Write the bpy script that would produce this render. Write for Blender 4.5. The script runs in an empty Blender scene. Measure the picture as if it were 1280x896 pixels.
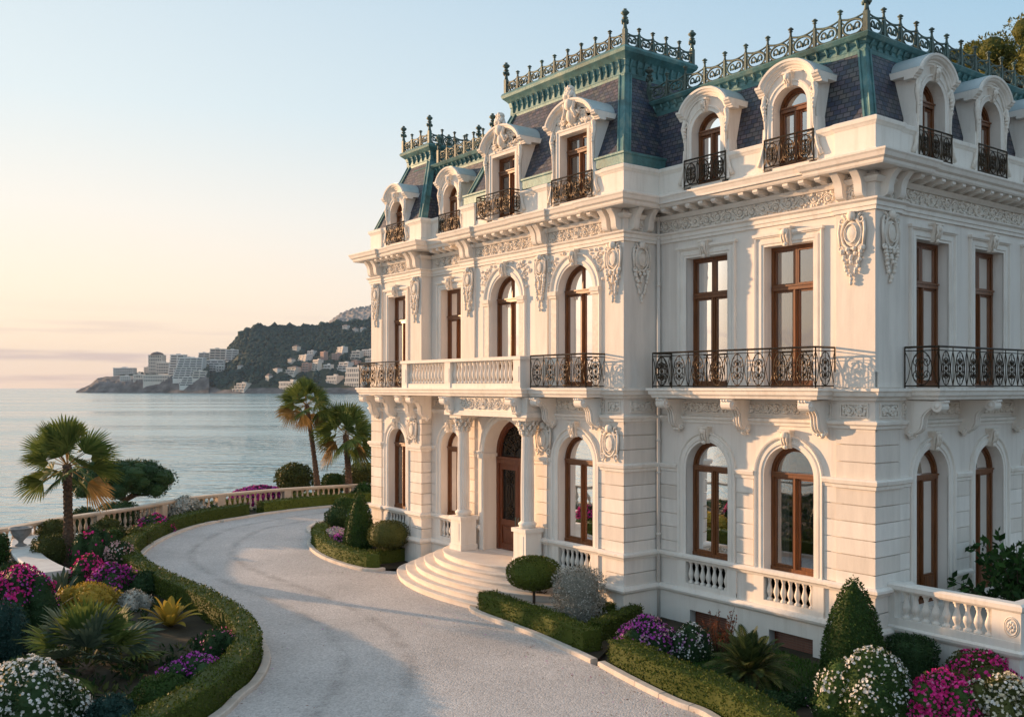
import bpy, bmesh, math, random
import numpy as np
from mathutils import Vector
from mathutils.geometry import tessellate_polygon
sc = bpy.context.scene
COL = sc.collection
PI = math.pi
# ------------------------------------------------------------------ camera
EYE, FOC, CXP, HYP = 6.5, 1200.0, 640.0, 484.0
cam_d = bpy.data.cameras.new('camera'); cam = bpy.data.objects.new('camera', cam_d); COL.objects.link(cam)
cam.location = (0, 0, EYE); cam.rotation_euler = (PI/2, 0, 0)
cam_d.sensor_width = 36; cam_d.lens = FOC/1280*36; cam_d.shift_y = 36/1280
cam_d.clip_start = .1; cam_d.clip_end = 60000
sc.camera = cam
# ------------------------------------------------------------------ sky, sun, exposure
SKY_GAIN = 4.1
SUN_AZ, SUN_EL = math.radians(-60.4), math.radians(7.4)
w = bpy.data.worlds.new('World'); sc.world = w; w.use_nodes = True
nt = w.node_tree; nt.nodes.clear()
def N(t, typ, **kw):
    n = t.nodes.new(typ)
    for k, v in kw.items():
        if k in n.inputs: n.inputs[k].default_value = v
        else: setattr(n, k, v)
    return n
sky = N(nt, 'ShaderNodeTexSky', sky_type='NISHITA', sun_disc=False, sun_elevation=SUN_EL, sun_rotation=SUN_AZ,
        altitude=0, air_density=1.0, dust_density=1.2, ozone_density=1.4)
tc = N(nt, 'ShaderNodeTexCoord')
sep = N(nt, 'ShaderNodeSeparateXYZ'); nt.links.new(tc.outputs['Generated'], sep.inputs[0])
def skyramp(tab):
    r = N(nt, 'ShaderNodeValToRGB'); nt.links.new(sep.outputs['Z'], r.inputs[0]); el = r.color_ramp.elements
    el[0].position = tab[0][0]; el[0].color = (*tab[0][1], 1); el[1].position = tab[-1][0]; el[1].color = (*tab[-1][1], 1)
    for p, c in tab[1:-1]:
        e = el.new(p); e.color = (*c, 1)
    return r
# dusk air: warm towards the sun, cooler away from it, laid over the Nishita sky
rA = skyramp([(0.0, (.92, .65, .47)), (.04, (.95, .715, .52)), (.10, (.93, .77, .61)), (.17, (.84, .78, .70)), (.27, (.67, .74, .755)), (.38, (.585, .675, .725)), (.62, (.47, .58, .66)), (1.0, (.42, .53, .62))])
rB = skyramp([(0.0, (.62, .54, .52)), (.06, (.68, .64, .62)), (.14, (.62, .70, .75)), (.24, (.39, .56, .68)), (.38, (.25, .45, .63)), (.62, (.34, .46, .57)), (1.0, (.42, .53, .62))])
dt = N(nt, 'ShaderNodeVectorMath', operation='DOT_PRODUCT'); nt.links.new(tc.outputs['Generated'], dt.inputs[0]); dt.inputs[1].default_value = (math.sin(SUN_AZ), math.cos(SUN_AZ), 0)
df = N(nt, 'ShaderNodeMapRange'); df.inputs[1].default_value = .80; df.inputs[2].default_value = -.1; nt.links.new(dt.outputs['Value'], df.inputs[0])
ab = N(nt, 'ShaderNodeMix', data_type='RGBA'); nt.links.new(df.outputs[0], ab.inputs[0]); nt.links.new(rA.outputs[0], ab.inputs[6]); nt.links.new(rB.outputs[0], ab.inputs[7])
bk = N(nt, 'ShaderNodeMapRange'); bk.inputs[1].default_value = .05; bk.inputs[2].default_value = -.6; bk.inputs[3].default_value = SKY_GAIN; bk.inputs[4].default_value = SKY_GAIN*.95; nt.links.new(dt.outputs['Value'], bk.inputs[0])
gk = N(nt, 'ShaderNodeVectorMath', operation='SCALE'); nt.links.new(bk.outputs[0], gk.inputs['Scale']); nt.links.new(ab.outputs[2], gk.inputs[0])
mul = N(nt, 'ShaderNodeMix', data_type='RGBA'); mul.inputs[0].default_value = .95
nt.links.new(sky.outputs[0], mul.inputs[6]); nt.links.new(gk.outputs[0], mul.inputs[7])
# faint lavender cloud bars low over the sea
mp = N(nt, 'ShaderNodeMapping'); mp.inputs['Scale'].default_value = (2.2, 2.2, 42)
nt.links.new(tc.outputs['Generated'], mp.inputs[0])
cn = N(nt, 'ShaderNodeTexNoise', Scale=2.0, Detail=4.0, Roughness=.5); nt.links.new(mp.outputs[0], cn.inputs['Vector'])
cr = N(nt, 'ShaderNodeMapRange'); cr.inputs[1].default_value = .50; cr.inputs[2].default_value = .64; nt.links.new(cn.outputs[0], cr.inputs[0])
cz = N(nt, 'ShaderNodeMapRange'); cz.inputs[1].default_value = .085; cz.inputs[2].default_value = .03; nt.links.new(sep.outputs['Z'], cz.inputs[0])
cm = N(nt, 'ShaderNodeMath', operation='MULTIPLY'); nt.links.new(cr.outputs[0], cm.inputs[0]); nt.links.new(cz.outputs[0], cm.inputs[1])
cm2 = N(nt, 'ShaderNodeMath', operation='MULTIPLY'); nt.links.new(cm.outputs[0], cm2.inputs[0]); cm2.inputs[1].default_value = .95
cl = N(nt, 'ShaderNodeMix', data_type='RGBA', blend_type='MULTIPLY'); cl.inputs[7].default_value = (.72, .70, .82, 1)
nt.links.new(cm2.outputs[0], cl.inputs[0]); nt.links.new(mul.outputs[2], cl.inputs[6])
bg = N(nt, 'ShaderNodeBackground', Strength=.15); nt.links.new(cl.outputs[2], bg.inputs[0])
wo = N(nt, 'ShaderNodeOutputWorld'); nt.links.new(bg.outputs[0], wo.inputs[0])
sun_d = bpy.data.lights.new('sun', 'SUN'); sun_d.energy = 4.3; sun_d.angle = math.radians(.6); sun_d.color = (1, .59, .31)
sun = bpy.data.objects.new('sun', sun_d); COL.objects.link(sun)
_d = Vector((math.sin(SUN_AZ)*math.cos(SUN_EL), math.cos(SUN_AZ)*math.cos(SUN_EL), math.sin(SUN_EL)))
sun.rotation_euler = _d.to_track_quat('Z', 'Y').to_euler(); sun.location = (-60, 40, 40)
vs = sc.view_settings; vs.view_transform = 'Standard'; vs.look = 'None'; vs.gamma = 1; vs.exposure = 1.0; vs.use_curve_mapping = False
# ------------------------------------------------------------------ helpers
class MB:
    def __init__(s, T=None):
        s.v = []; s.f = []; s.m = []; s.sm = []; s.T = T; s.mi = 0
    def add(s, vs, fs, sm=False):
        o = len(s.v); s.v += [s.T(*p) if s.T else tuple(p) for p in vs]
        s.f += [tuple(i+o for i in f) for f in fs]; s.m += [s.mi]*len(fs); s.sm += [sm]*len(fs)
    def box(s, a0, a1, b0, b1, c0, c1):
        s.add([(a0,b0,c0),(a1,b0,c0),(a1,b1,c0),(a0,b1,c0),(a0,b0,c1),(a1,b0,c1),(a1,b1,c1),(a0,b1,c1)],
              [(3,2,1,0),(4,5,6,7),(0,1,5,4),(1,2,6,5),(2,3,7,6),(3,0,4,7)])
    def taper(s, a0, a1, b0, b1, c0, A0, A1, B0, B1, c1):
        s.add([(a0,b0,c0),(a1,b0,c0),(a1,b1,c0),(a0,b1,c0),(A0,B0,c1),(A1,B0,c1),(A1,B1,c1),(A0,B1,c1)],
              [(3,2,1,0),(4,5,6,7),(0,1,5,4),(1,2,6,5),(2,3,7,6),(3,0,4,7)])
    def grid(s, rows, cu=False, cv=False, sm=False, cap=False):
        n = len(rows); m = len(rows[0]); fs = []
        for i in range(n if cu else n-1):
            for j in range(m if cv else m-1):
                a = i*m+j; b = i*m+(j+1) % m; c = ((i+1) % n)*m+(j+1) % m; d = ((i+1) % n)*m+j
                fs.append((a, b, c, d))
        if cap and not cu:
            fs.append(tuple(range(m-1, -1, -1))); fs.append(tuple((n-1)*m+j for j in range(m)))
        s.add([p for r in rows for p in r], fs, sm)
    def tube(s, pts, r, n=5, closed=False, sm=True):
        P = [Vector(p) for p in pts]; rows = []; L = len(P)
        ref = None
        for i in range(L):
            t = (P[(i+1) % L]-P[i-1]) if closed else (P[min(i+1, L-1)]-P[max(i-1, 0)])
            if t.length < 1e-9: t = Vector((0, 0, 1))
            t.normalize()
            if ref is None:
                ref = Vector((0, 0, 1)) if abs(t.z) < .9 else Vector((1, 0, 0))
            a = ref - t*ref.dot(t)
            if a.length < 1e-6: a = t.orthogonal()
            a.normalize(); b = t.cross(a); ref = a
            rr = r[i] if isinstance(r, (list, tuple)) else r
            rows.append([tuple(P[i]+(a*math.cos(2*PI*k/n)+b*math.sin(2*PI*k/n))*rr) for k in range(n)])
        s.grid(rows, cu=closed, cv=True, sm=sm, cap=not closed)
    def lathe(s, prof, c=(0, 0, 0), n=12, sm=True, mod=None):
        rows = [[(c[0]+r*(mod(k/n) if mod else 1)*math.cos(2*PI*k/n), c[1]+r*(mod(k/n) if mod else 1)*math.sin(2*PI*k/n), c[2]+z) for k in range(n)] for r, z in prof]
        s.grid(rows, cv=True, sm=sm, cap=True)
    def blob(s, c, r, n=7, m=5):
        rows = []
        for i in range(m+1):
            th = .02+(PI-.04)*i/m
            rows.append([(c[0]+r[0]*math.sin(th)*math.cos(2*PI*k/n), c[1]+r[1]*math.sin(th)*math.sin(2*PI*k/n), c[2]-r[2]*math.cos(th)) for k in range(n)])
        s.grid(rows, cv=True, sm=True, cap=True)
    def build(s, name, mats, parent=None, loc=None):
        me = bpy.data.meshes.new(name); me.from_pydata(s.v, [], s.f)
        for m_ in (mats if isinstance(mats, (list, tuple)) else [mats]): me.materials.append(m_)
        me.polygons.foreach_set('material_index', s.m); me.polygons.foreach_set('use_smooth', s.sm)
        bm = bmesh.new(); bm.from_mesh(me); bmesh.ops.recalc_face_normals(bm, faces=bm.faces); bm.to_mesh(me); bm.free()
        o = bpy.data.objects.new(name, me); COL.objects.link(o)
        if parent: o.parent = parent
        if loc: o.location = loc
        return o
def np_mesh(name, V, Q, mi, mats, sm=False, parent=None, loc=None):
    """V (n,3), Q (m,4) quads (last index -1 marks a triangle is not supported)"""
    me = bpy.data.meshes.new(name); V = np.asarray(V, np.float32); Q = np.asarray(Q, np.int32)
    me.vertices.add(len(V)); me.vertices.foreach_set('co', V.ravel())
    me.loops.add(Q.size); me.loops.foreach_set('vertex_index', Q.ravel())
    me.polygons.add(len(Q)); me.polygons.foreach_set('loop_start', np.arange(len(Q), dtype=np.int32)*4)
    for m_ in mats: me.materials.append(m_)
    me.polygons.foreach_set('material_index', np.asarray(mi, np.int32))
    me.polygons.foreach_set('use_smooth', np.full(len(Q), sm))
    me.update(); me.validate()
    o = bpy.data.objects.new(name, me); COL.objects.link(o)
    if parent: o.parent = parent
    if loc is not None: o.location = loc
    return o
def tag(o, label=None, cat=None, group=None, kind=None):
    if label: o['label'] = label
    if cat: o['category'] = cat
    if group: o['group'] = group
    if kind: o['kind'] = kind
    return o
def thing(name, label, cat, loc=(0, 0, 0), rz=0, group=None):
    o = bpy.data.objects.new(name, None); COL.objects.link(o); o.empty_display_size = .3
    o.location = loc; o.rotation_euler = (0, 0, rz)
    return tag(o, label, cat, group)
G = .1                                     # garden level
def at(px, py, z=G):
    d = (EYE-z)*FOC/(py-HYP); return Vector(((px-CXP)*d/FOC, d, z))
def smooth_path(pts, n=8, closed=False):
    P = [Vector(p) for p in pts]; out = []; L = len(P)
    kn = lambda a, b: max(1e-4, (b-a).length**.5)
    for i in range(L if closed else L-1):
        p0 = P[i-1] if (closed or i > 0) else P[0]; p1 = P[i]; p2 = P[(i+1) % L]
        p3 = P[(i+2) % L] if (closed or i+2 < L) else P[-1]
        for k in range(n):
            t0 = 0.; t1 = t0+kn(p0, p1); t2 = t1+kn(p1, p2); t3 = t2+kn(p2, p3); t = t1+(t2-t1)*k/n
            A1 = p0*((t1-t)/(t1-t0))+p1*((t-t0)/(t1-t0)); A2 = p1*((t2-t)/(t2-t1))+p2*((t-t1)/(t2-t1)); A3 = p2*((t3-t)/(t3-t2))+p3*((t-t2)/(t3-t2))
            B1 = A1*((t2-t)/(t2-t0))+A2*((t-t0)/(t2-t0)); B2 = A2*((t3-t)/(t3-t1))+A3*((t-t1)/(t3-t1)); out.append(B1*((t2-t)/(t2-t1))+B2*((t-t1)/(t2-t1)))
    if not closed: out.append(P[-1].copy())
    return out
def offset_path(P, d):
    out = []
    for i in range(len(P)):
        t = P[min(i+1, len(P)-1)]-P[max(i-1, 0)]; t.z = 0; t.normalize()
        out.append(P[i]+Vector((-t.y, t.x, 0))*d)
    return out
def sweep(mb, path, prof, closed=False):
    """path of (x,y); outward is to the LEFT of travel; prof = closed loop of (d,z)"""
    L = len(path); rows = []
    for i in range(L):
        p = Vector(path[i]); n1 = n2 = None
        if closed or i > 0:
            t = (p-Vector(path[i-1])).normalized(); n1 = Vector((-t.y, t.x))
        if closed or i < L-1:
            t = (Vector(path[(i+1) % L])-p).normalized(); n2 = Vector((-t.y, t.x))
        n1 = n1 or n2; n2 = n2 or n1
        o = (n1+n2)/max(.15, 1+n1.dot(n2))
        rows.append([(p.x+o.x*d, p.y+o.y*d, z) for d, z in prof])
    mb.grid(rows, cu=closed, cv=True, cap=not closed)
# ------------------------------------------------------------------ materials
def newmat(name):
    m = bpy.data.materials.new(name); m.use_nodes = True; t = m.node_tree; t.nodes.clear()
    o = N(t, 'ShaderNodeOutputMaterial'); p = N(t, 'ShaderNodeBsdfPrincipled'); t.links.new(p.outputs[0], o.inputs[0])
    return m, t, p, o
def pmat(name, c0, c1=None, scale=3., rough=.7, metal=0., bump=0., bscale=30., detail=5., coords='Object', stretch=None, spec=.3, streak=None):
    m, t, p, o = newmat(name)
    p.inputs['Roughness'].default_value = rough; p.inputs['Metallic'].default_value = metal
    p.inputs['Specular IOR Level'].default_value = spec
    c = N(t, 'ShaderNodeTexCoord'); vec = c.outputs[coords]
    if stretch:
        mp = N(t, 'ShaderNodeMapping'); mp.inputs['Scale'].default_value = stretch; t.links.new(vec, mp.inputs[0]); vec = mp.outputs[0]
    if c1:
        n = N(t, 'ShaderNodeTexNoise', Scale=scale, Detail=detail, Roughness=.6); t.links.new(vec, n.inputs['Vector'])
        r = N(t, 'ShaderNodeValToRGB'); r.color_ramp.elements[0].position = .32; r.color_ramp.elements[1].position = .68
        r.color_ramp.elements[0].color = (*c0, 1); r.color_ramp.elements[1].color = (*c1, 1)
        t.links.new(n.outputs[0], r.inputs[0]); outc = r.outputs[0]
        if streak:
            mp2 = N(t, 'ShaderNodeMapping'); mp2.inputs['Scale'].default_value = streak[1]; t.links.new(c.outputs[coords], mp2.inputs[0])
            n2 = N(t, 'ShaderNodeTexNoise', Scale=1., Detail=6., Roughness=.65); t.links.new(mp2.outputs[0], n2.inputs['Vector'])
            mr = N(t, 'ShaderNodeMapRange'); mr.inputs[1].default_value = .5; mr.inputs[2].default_value = .78; mr.inputs[4].default_value = streak[2]
            t.links.new(n2.outputs[0], mr.inputs[0])
            mx = N(t, 'ShaderNodeMix', data_type='RGBA'); mx.inputs[7].default_value = (*streak[0], 1)
            t.links.new(mr.outputs[0], mx.inputs[0]); t.links.new(outc, mx.inputs[6]); outc = mx.outputs[2]
        t.links.new(outc, p.inputs['Base Color'])
    else:
        p.inputs['Base Color'].default_value = (*c0, 1)
    if bump:
        b = N(t, 'ShaderNodeTexNoise', Scale=bscale, Detail=4.); t.links.new(vec, b.inputs['Vector'])
        bn = N(t, 'ShaderNodeBump', Strength=min(1, bump), Distance=.02); t.links.new(b.outputs[0], bn.inputs['Height'])
        t.links.new(bn.outputs[0], p.inputs['Normal'])
    return m
def leafmat(name, dark, light, trans=.22, rough=.6, hue=None):
    m, t, p, o = newmat(name)
    g = N(t, 'ShaderNodeNewGeometry'); r = N(t, 'ShaderNodeValToRGB')
    r.color_ramp.elements[0].color = (*dark, 1); r.color_ramp.elements[1].color = (*light, 1)
    if hue: e = r.color_ramp.elements.new(.9); e.color = (*light, 1); r.color_ramp.elements[-1].color = (*hue, 1)
    t.links.new(g.outputs['Random Per Island'], r.inputs[0]); t.links.new(r.outputs[0], p.inputs['Base Color'])
    p.inputs['Roughness'].default_value = rough; p.inputs['Specular IOR Level'].default_value = .14
    tr = N(t, 'ShaderNodeBsdfTranslucent'); t.links.new(r.outputs[0], tr.inputs[0])
    mx = N(t, 'ShaderNodeMixShader'); mx.inputs[0].default_value = trans
    t.links.new(p.outputs[0], mx.inputs[1]); t.links.new(tr.outputs[0], mx.inputs[2]); t.links.new(mx.outputs[0], o.inputs[0])
    return m
M = {}
M['stucco'] = pmat('stucco', (.74, .69, .635), (.80, .755, .70), .6, .85, bump=.12, bscale=14, streak=((.56, .51, .46), (2.6, 2.6, .16), .75))
M['trim'] = pmat('white_trim', (.76, .71, .65), (.82, .78, .72), 1.5, .8, bump=.10, bscale=20, streak=((.55, .49, .42), (5, 5, .4), .55))
M['carved'] = pmat('carved_plaster', (.70, .63, .55), (.82, .77, .70), 9, .85, bump=.3, bscale=26)
def ashlar():
    m, t, p, o = newmat('ashlar_blocks'); p.inputs['Roughness'].default_value = .85; p.inputs['Specular IOR Level'].default_value = .25
    g = N(t, 'ShaderNodeNewGeometry'); r = N(t, 'ShaderNodeValToRGB'); e = r.color_ramp.elements; e[0].color = (.69, .63, .565, 1); e[1].color = (.81, .765, .71, 1); t.links.new(g.outputs['Random Per Island'], r.inputs[0])
    c = N(t, 'ShaderNodeTexCoord'); mp = N(t, 'ShaderNodeMapping'); mp.inputs['Scale'].default_value = (3, 3, .5); t.links.new(c.outputs['Object'], mp.inputs[0])
    n = N(t, 'ShaderNodeTexNoise', Scale=1.2, Detail=7., Roughness=.65); t.links.new(mp.outputs[0], n.inputs['Vector'])
    mr = N(t, 'ShaderNodeMapRange'); mr.inputs[1].default_value = .35; mr.inputs[2].default_value = .7; mr.inputs[3].default_value = 1.03; mr.inputs[4].default_value = .86; t.links.new(n.outputs[0], mr.inputs[0])
    mx = N(t, 'ShaderNodeMix', data_type='RGBA', blend_type='MULTIPLY'); mx.inputs[0].default_value = 1; t.links.new(r.outputs[0], mx.inputs[6]); t.links.new(mr.outputs[0], mx.inputs[7]); t.links.new(mx.outputs[2], p.inputs['Base Color'])
    b = N(t, 'ShaderNodeTexNoise', Scale=22., Detail=4.); t.links.new(c.outputs['Object'], b.inputs['Vector']); bn = N(t, 'ShaderNodeBump', Strength=.14, Distance=.02); t.links.new(b.outputs[0], bn.inputs['Height']); t.links.new(bn.outputs[0], p.inputs['Normal'])
    return m
M['ashlar'] = ashlar()
M['stone'] = pmat('step_stone', (.66, .58, .51), (.74, .67, .60), 2.0, .75, bump=.12, bscale=20)
def patina(name, a, b, c):
    m, t, p, o = newmat(name); p.inputs['Roughness'].default_value = .55; p.inputs['Metallic'].default_value = .15
    tcn = N(t, 'ShaderNodeTexCoord')
    n = N(t, 'ShaderNodeTexNoise', Scale=1.4, Detail=7., Roughness=.65); t.links.new(tcn.outputs['Object'], n.inputs['Vector'])
    r = N(t, 'ShaderNodeValToRGB'); e = r.color_ramp.elements
    e[0].position = .3; e[0].color = (*a, 1); e[1].position = .75; e[1].color = (*c, 1); k = e.new(.52); k.color = (*b, 1)
    t.links.new(n.outputs[0], r.inputs[0]); t.links.new(r.outputs[0], p.inputs['Base Color'])
    b2 = N(t, 'ShaderNodeTexNoise', Scale=18., Detail=4.); t.links.new(tcn.outputs['Object'], b2.inputs['Vector'])
    bn = N(t, 'ShaderNodeBump', Strength=.35, Distance=.02); t.links.new(b2.outputs[0], bn.inputs['Height']); t.links.new(bn.outputs[0], p.inputs['Normal'])
    return m
M['copper'] = patina('copper_patina', (.055, .105, .10), (.085, .215, .225), (.28, .35, .29))
M['bronze'] = patina('weathered_bronze', (.055, .07, .058), (.085, .125, .11), (.11, .205, .185))
M['zinc'] = pmat('zinc_sheet', (.42, .52, .56), (.55, .62, .64), 2, .45, .3)
M['iron'] = pmat('wrought_iron', (.024, .019, .014), (.085, .058, .034), 6, .42, .55)
M['wood'] = pmat('varnished_wood', (.10, .033, .009), (.21, .072, .020), 3, .38, 0, .08, 40, stretch=(8, 8, .7), spec=.5)
M['door'] = pmat('door_wood', (.10, .026, .010), (.17, .05, .02), 3, .4, 0, .1, 40, stretch=(8, 8, .7), spec=.5)
M['curtain'] = pmat('curtain_cloth', (.17, .165, .155), (.26, .25, .235), 4, .9, stretch=(6, 6, .5))
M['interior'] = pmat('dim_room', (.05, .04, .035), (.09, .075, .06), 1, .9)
M['pipe'] = pmat('painted_pipe', (.70, .64, .58), (.77, .71, .65), 4, .5)
def glass():
    m, t, p, o = newmat('window_glass'); t.nodes.remove(p)
    tr = N(t, 'ShaderNodeBsdfTransparent'); tr.inputs[0].default_value = (.62, .66, .66, 1)
    gl = N(t, 'ShaderNodeBsdfGlossy', Roughness=.015); gl.inputs[0].default_value = (1, 1, 1, 1)
    lw = N(t, 'ShaderNodeFresnel', IOR=1.5); tcn = N(t, 'ShaderNodeTexCoord')
    ad = N(t, 'ShaderNodeMath', operation='MULTIPLY_ADD'); ad.inputs[1].default_value = 1.5; ad.inputs[2].default_value = .19; ad.use_clamp = True
    t.links.new(lw.outputs[0], ad.inputs[0])
    nn = N(t, 'ShaderNodeTexNoise', Scale=.9, Detail=1.); t.links.new(tcn.outputs['Object'], nn.inputs['Vector'])
    bn = N(t, 'ShaderNodeBump', Strength=.06, Distance=.1); t.links.new(nn.outputs[0], bn.inputs['Height']); t.links.new(bn.outputs[0], gl.inputs['Normal'])
    mx = N(t, 'ShaderNodeMixShader'); t.links.new(ad.outputs[0], mx.inputs[0]); t.links.new(tr.outputs[0], mx.inputs[1]); t.links.new(gl.outputs[0], mx.inputs[2])
    t.links.new(mx.outputs[0], o.inputs[0]); return m
M['glass'] = glass()
M['dark_glass'] = pmat('dark_door_glass', (.012, .011, .010), None, rough=.12, spec=.35)
def slate():
    m, t, p, o = newmat('slate_tiles'); p.inputs['Roughness'].default_value = .5
    uv = N(t, 'ShaderNodeTexCoord')
    br = N(t, 'ShaderNodeTexBrick', Scale=1., offset=.5); br.inputs['Color1'].default_value = (.030, .046, .078, 1); br.inputs['Color2'].default_value = (.125, .115, .12, 1)
    br.inputs['Mortar'].default_value = (.016, .017, .022, 1); br.inputs['Mortar Size'].default_value = .012; br.inputs['Brick Width'].default_value = .19; br.inputs['Row Height'].default_value = .125
    br.inputs['Bias'].default_value = -.1
    t.links.new(uv.outputs['UV'], br.inputs['Vector'])
    n = N(t, 'ShaderNodeTexNoise', Scale=3., Detail=5.); t.links.new(uv.outputs['UV'], n.inputs['Vector'])
    mx = N(t, 'ShaderNodeMix', data_type='RGBA', blend_type='MULTIPLY'); mx.inputs[0].default_value = .5
    t.links.new(br.outputs[0], mx.inputs[6]); t.links.new(n.outputs[1], mx.inputs[7])
    gm = N(t, 'ShaderNodeMix', data_type='RGBA', blend_type='MULTIPLY'); gm.inputs[0].default_value = 1; gm.inputs[7].default_value = (1.35, 1.3, 1.35, 1)
    t.links.new(mx.outputs[2], gm.inputs[6]); t.links.new(gm.outputs[2], p.inputs['Base Color'])
    bn = N(t, 'ShaderNodeBump', Strength=.8, Distance=.02, invert=True); t.links.new(br.outputs['Fac'], bn.inputs['Height']); t.links.new(bn.outputs[0], p.inputs['Normal'])
    return m
M['slate'] = slate()
# ================================================================== VILLA
VC = (453/1200*21.5, 21.5)
villa = thing('villa', 'cream seaside mansion with teal copper mansard roofs, carved trim and ironwork balconies', 'mansion',
              (VC[0], VC[1], 0), math.atan2(-.8, .6))
V = villa
def FT(v0): return lambda s, d, z: (s, v0-d, z)         # front facades: s = -u
def RT(x0=0.): return lambda s, d, z: (x0+d, s, z)      # right facade: s = v
def wloc(u, v, z=0):                                     # villa (u,v) to world
    return Vector((VC[0]-.6*u+.8*v, VC[1]+.8*u+.6*v, z))
TV, RV, PV = -1.29, -.9, -1.29                           # tower, recess, pavilion planes
REND, BACK = 15.0, 15.0
# ---- outline with pilaster bumps (u,v)
OUT = [(0,REND),(0,.95),(-.06,.95),(-.06,-.06),(.95,-.06),(.95,0),(6.68,0),(6.68,TV-.06),(7.42,TV-.06),(7.42,TV),(9.98,TV),(9.98,TV-.06),(10.55,TV-.06),
       (10.55,TV),(13.8,TV),(13.8,TV-.06),(14.46,TV-.06),(14.46,RV),(17.14,RV),(17.14,PV-.06),(17.9,PV-.06),(17.9,PV),(20.05,PV),(20.05,PV-.06),
       (20.86,PV-.06),(20.86,BACK)]
LOC = [(-u, v) for u, v in OUT]
def cut_runs(gapsF=(), gapsR=()):
    """outline cut open where a facade interval (u range on the fronts, v range on the right side) is a gap; drops the back wall"""
    runs = [[]]
    def seg_pts(a, b):
        (ua, va), (ub, vb) = a, b
        if abs(va-vb) < 1e-6: key, lo, hi, gaps = 0, ua, ub, gapsF
        elif abs(ua) < .1 and abs(ub) < .1: key, lo, hi, gaps = 1, va, vb, gapsR
        else: return [(a, b)]
        sgn = 1 if hi > lo else -1; cuts = []
        for g0, g1 in gaps:
            a0, a1 = max(min(lo, hi), g0), min(max(lo, hi), g1)
            if a1 > a0: cuts.append((a0, a1))
        cuts.sort(key=lambda c: sgn*c[0]); res = []; cur = lo
        for c0, c1 in cuts:
            s, e = (c0, c1) if sgn > 0 else (c1, c0)
            if abs(s-cur) > 1e-6: res.append((cur, s))
            cur = e
        if abs(hi-cur) > 1e-6: res.append((cur, hi))
        return [(((x, va), (y, va)) if key == 0 else ((ua, x), (ua, y))) for x, y in res]
    for a, b in zip(OUT, OUT[1:]):
        for p, q in seg_pts(a, b):
            if runs[-1] and (Vector(runs[-1][-1])-Vector(p)).length < 1e-6: runs[-1].append(q)
            else:
                if runs[-1]: runs.append([])
                runs[-1] += [p, q]
    return [[(-u, v) for u, v in r] for r in runs if len(r) > 1]
# ---- openings
def arc_path(c, hw, z0, zs, arched, n=18):
    """(s,z,ns,nz) along jamb, head, jamb"""
    P = [(c-hw, z0, -1, 0)]
    if arched:
        for i in range(n+1):
            a = PI-PI*i/n; P.append((c+hw*math.cos(a), zs+hw*math.sin(a), math.cos(a), math.sin(a)))
    else:
        P += [(c-hw, zs, -1, 1), (c+hw, zs, 1, 1)]
    P.append((c+hw, z0, 1, 0)); return P
def path_sweep(mb, P, prof, cap=True, sm=False):
    rows = [[(s+r*ns, d, z+r*nz) for r, d in prof] for s, z, ns, nz in P]
    mb.grid(rows, cv=True, cap=cap, sm=sm)
def wall_band(mb, s0, s1, z0, z1, ops, depth=.36, d=0.):
    """front sheet with true openings and their reveals"""
    cur = s0
    q = lambda a, b, c, e: mb.add([(a, d, c), (b, d, c), (b, d, e), (a, d, e)], [(0, 1, 2, 3)])
    for o in sorted(ops, key=lambda o: o['c']):
        c, hw, a, b, ar = o['c'], o['hw'], max(o['z0'], z0), o['zs'], o.get('arch', True)
        dep = o.get('depth', depth)
        q(cur, c-hw, z0, z1); cur = c+hw
        if a > z0: q(c-hw, c+hw, z0, a)
        P = arc_path(c, hw, a, b, ar)
        for p, n_ in zip(P, P[1:]):
            if abs(n_[0]-p[0]) > 1e-6:
                mb.add([(p[0], d, p[1]), (n_[0], d, n_[1]), (n_[0], d, z1), (p[0], d, z1)], [(0, 1, 2, 3)])
        L = [(s, z) for s, z, _, _ in P]
        L.append(L[0]); sg_ = list(zip(L, L[1:]))
        if o.get('skip') == 'top': del sg_[1]
        if o.get('skip') == 'bot': del sg_[-1]
        for p, n_ in sg_:
            mb.add([(p[0], d, p[1]), (n_[0], d, n_[1]), (n_[0], d-dep, n_[1]), (p[0], d-dep, p[1])], [(0, 1, 2, 3)])
    q(cur, s1, z0, z1)
def O(c, hw, z0, zs, arch=True, **k): return dict(c=c, hw=hw, z0=z0, zs=zs, arch=arch, **k)
# window columns: (facade map, centre s, half width, kind)
MAINC, TOWC, RECC, PAVC, RC = (4.92, 2.31), (8.75, 12.17), (15.87,), (18.95,), (2.40, 5.10, 7.80, 10.50)
def niche(c, hw): return O(c, hw, 1.22, 1.80, False, depth=.2)
wm = MB(FT(0))
for a, b, ops in ((-.35, .75, [O(-c+.1, .64, -.1, .53, False, depth=.22) for c in MAINC]),
                  (.75, 1.92, [niche(-c, .72) for c in MAINC]),
                  (1.92, 6.0, [O(-c, .73, 1.95, 4.33) for c in MAINC]),
                  (6.0, 11.5, [O(-c, .72, 6.5, 9.98, False) for c in MAINC])):
    wall_band(wm, -6.74, 0, a, b, ops)
wm.T = RT(0)
for a, b, ops in ((-.35, 1.25, []), (1.25, 6.0, [O(c, .72, 1.3, 4.33) for c in RC]), (6.0, 11.5, [O(c, .73, 6.5, 9.98, False) for c in RC])):
    wall_band(wm, 0, REND, a, b, ops)
wm.T = None
wm.add([(-6.74, 0, -.35), (-6.74, TV, -.35), (-6.74, TV, 11.5), (-6.74, 0, 11.5)], [(0, 1, 2, 3)])
wm.build('wall', M['stucco'], V)
wt = MB(FT(TV))
wall_band(wt, -14.4, -6.74, -.35, .75, [])
wall_band(wt, -14.4, -6.74, .75, 1.2, [])
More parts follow.
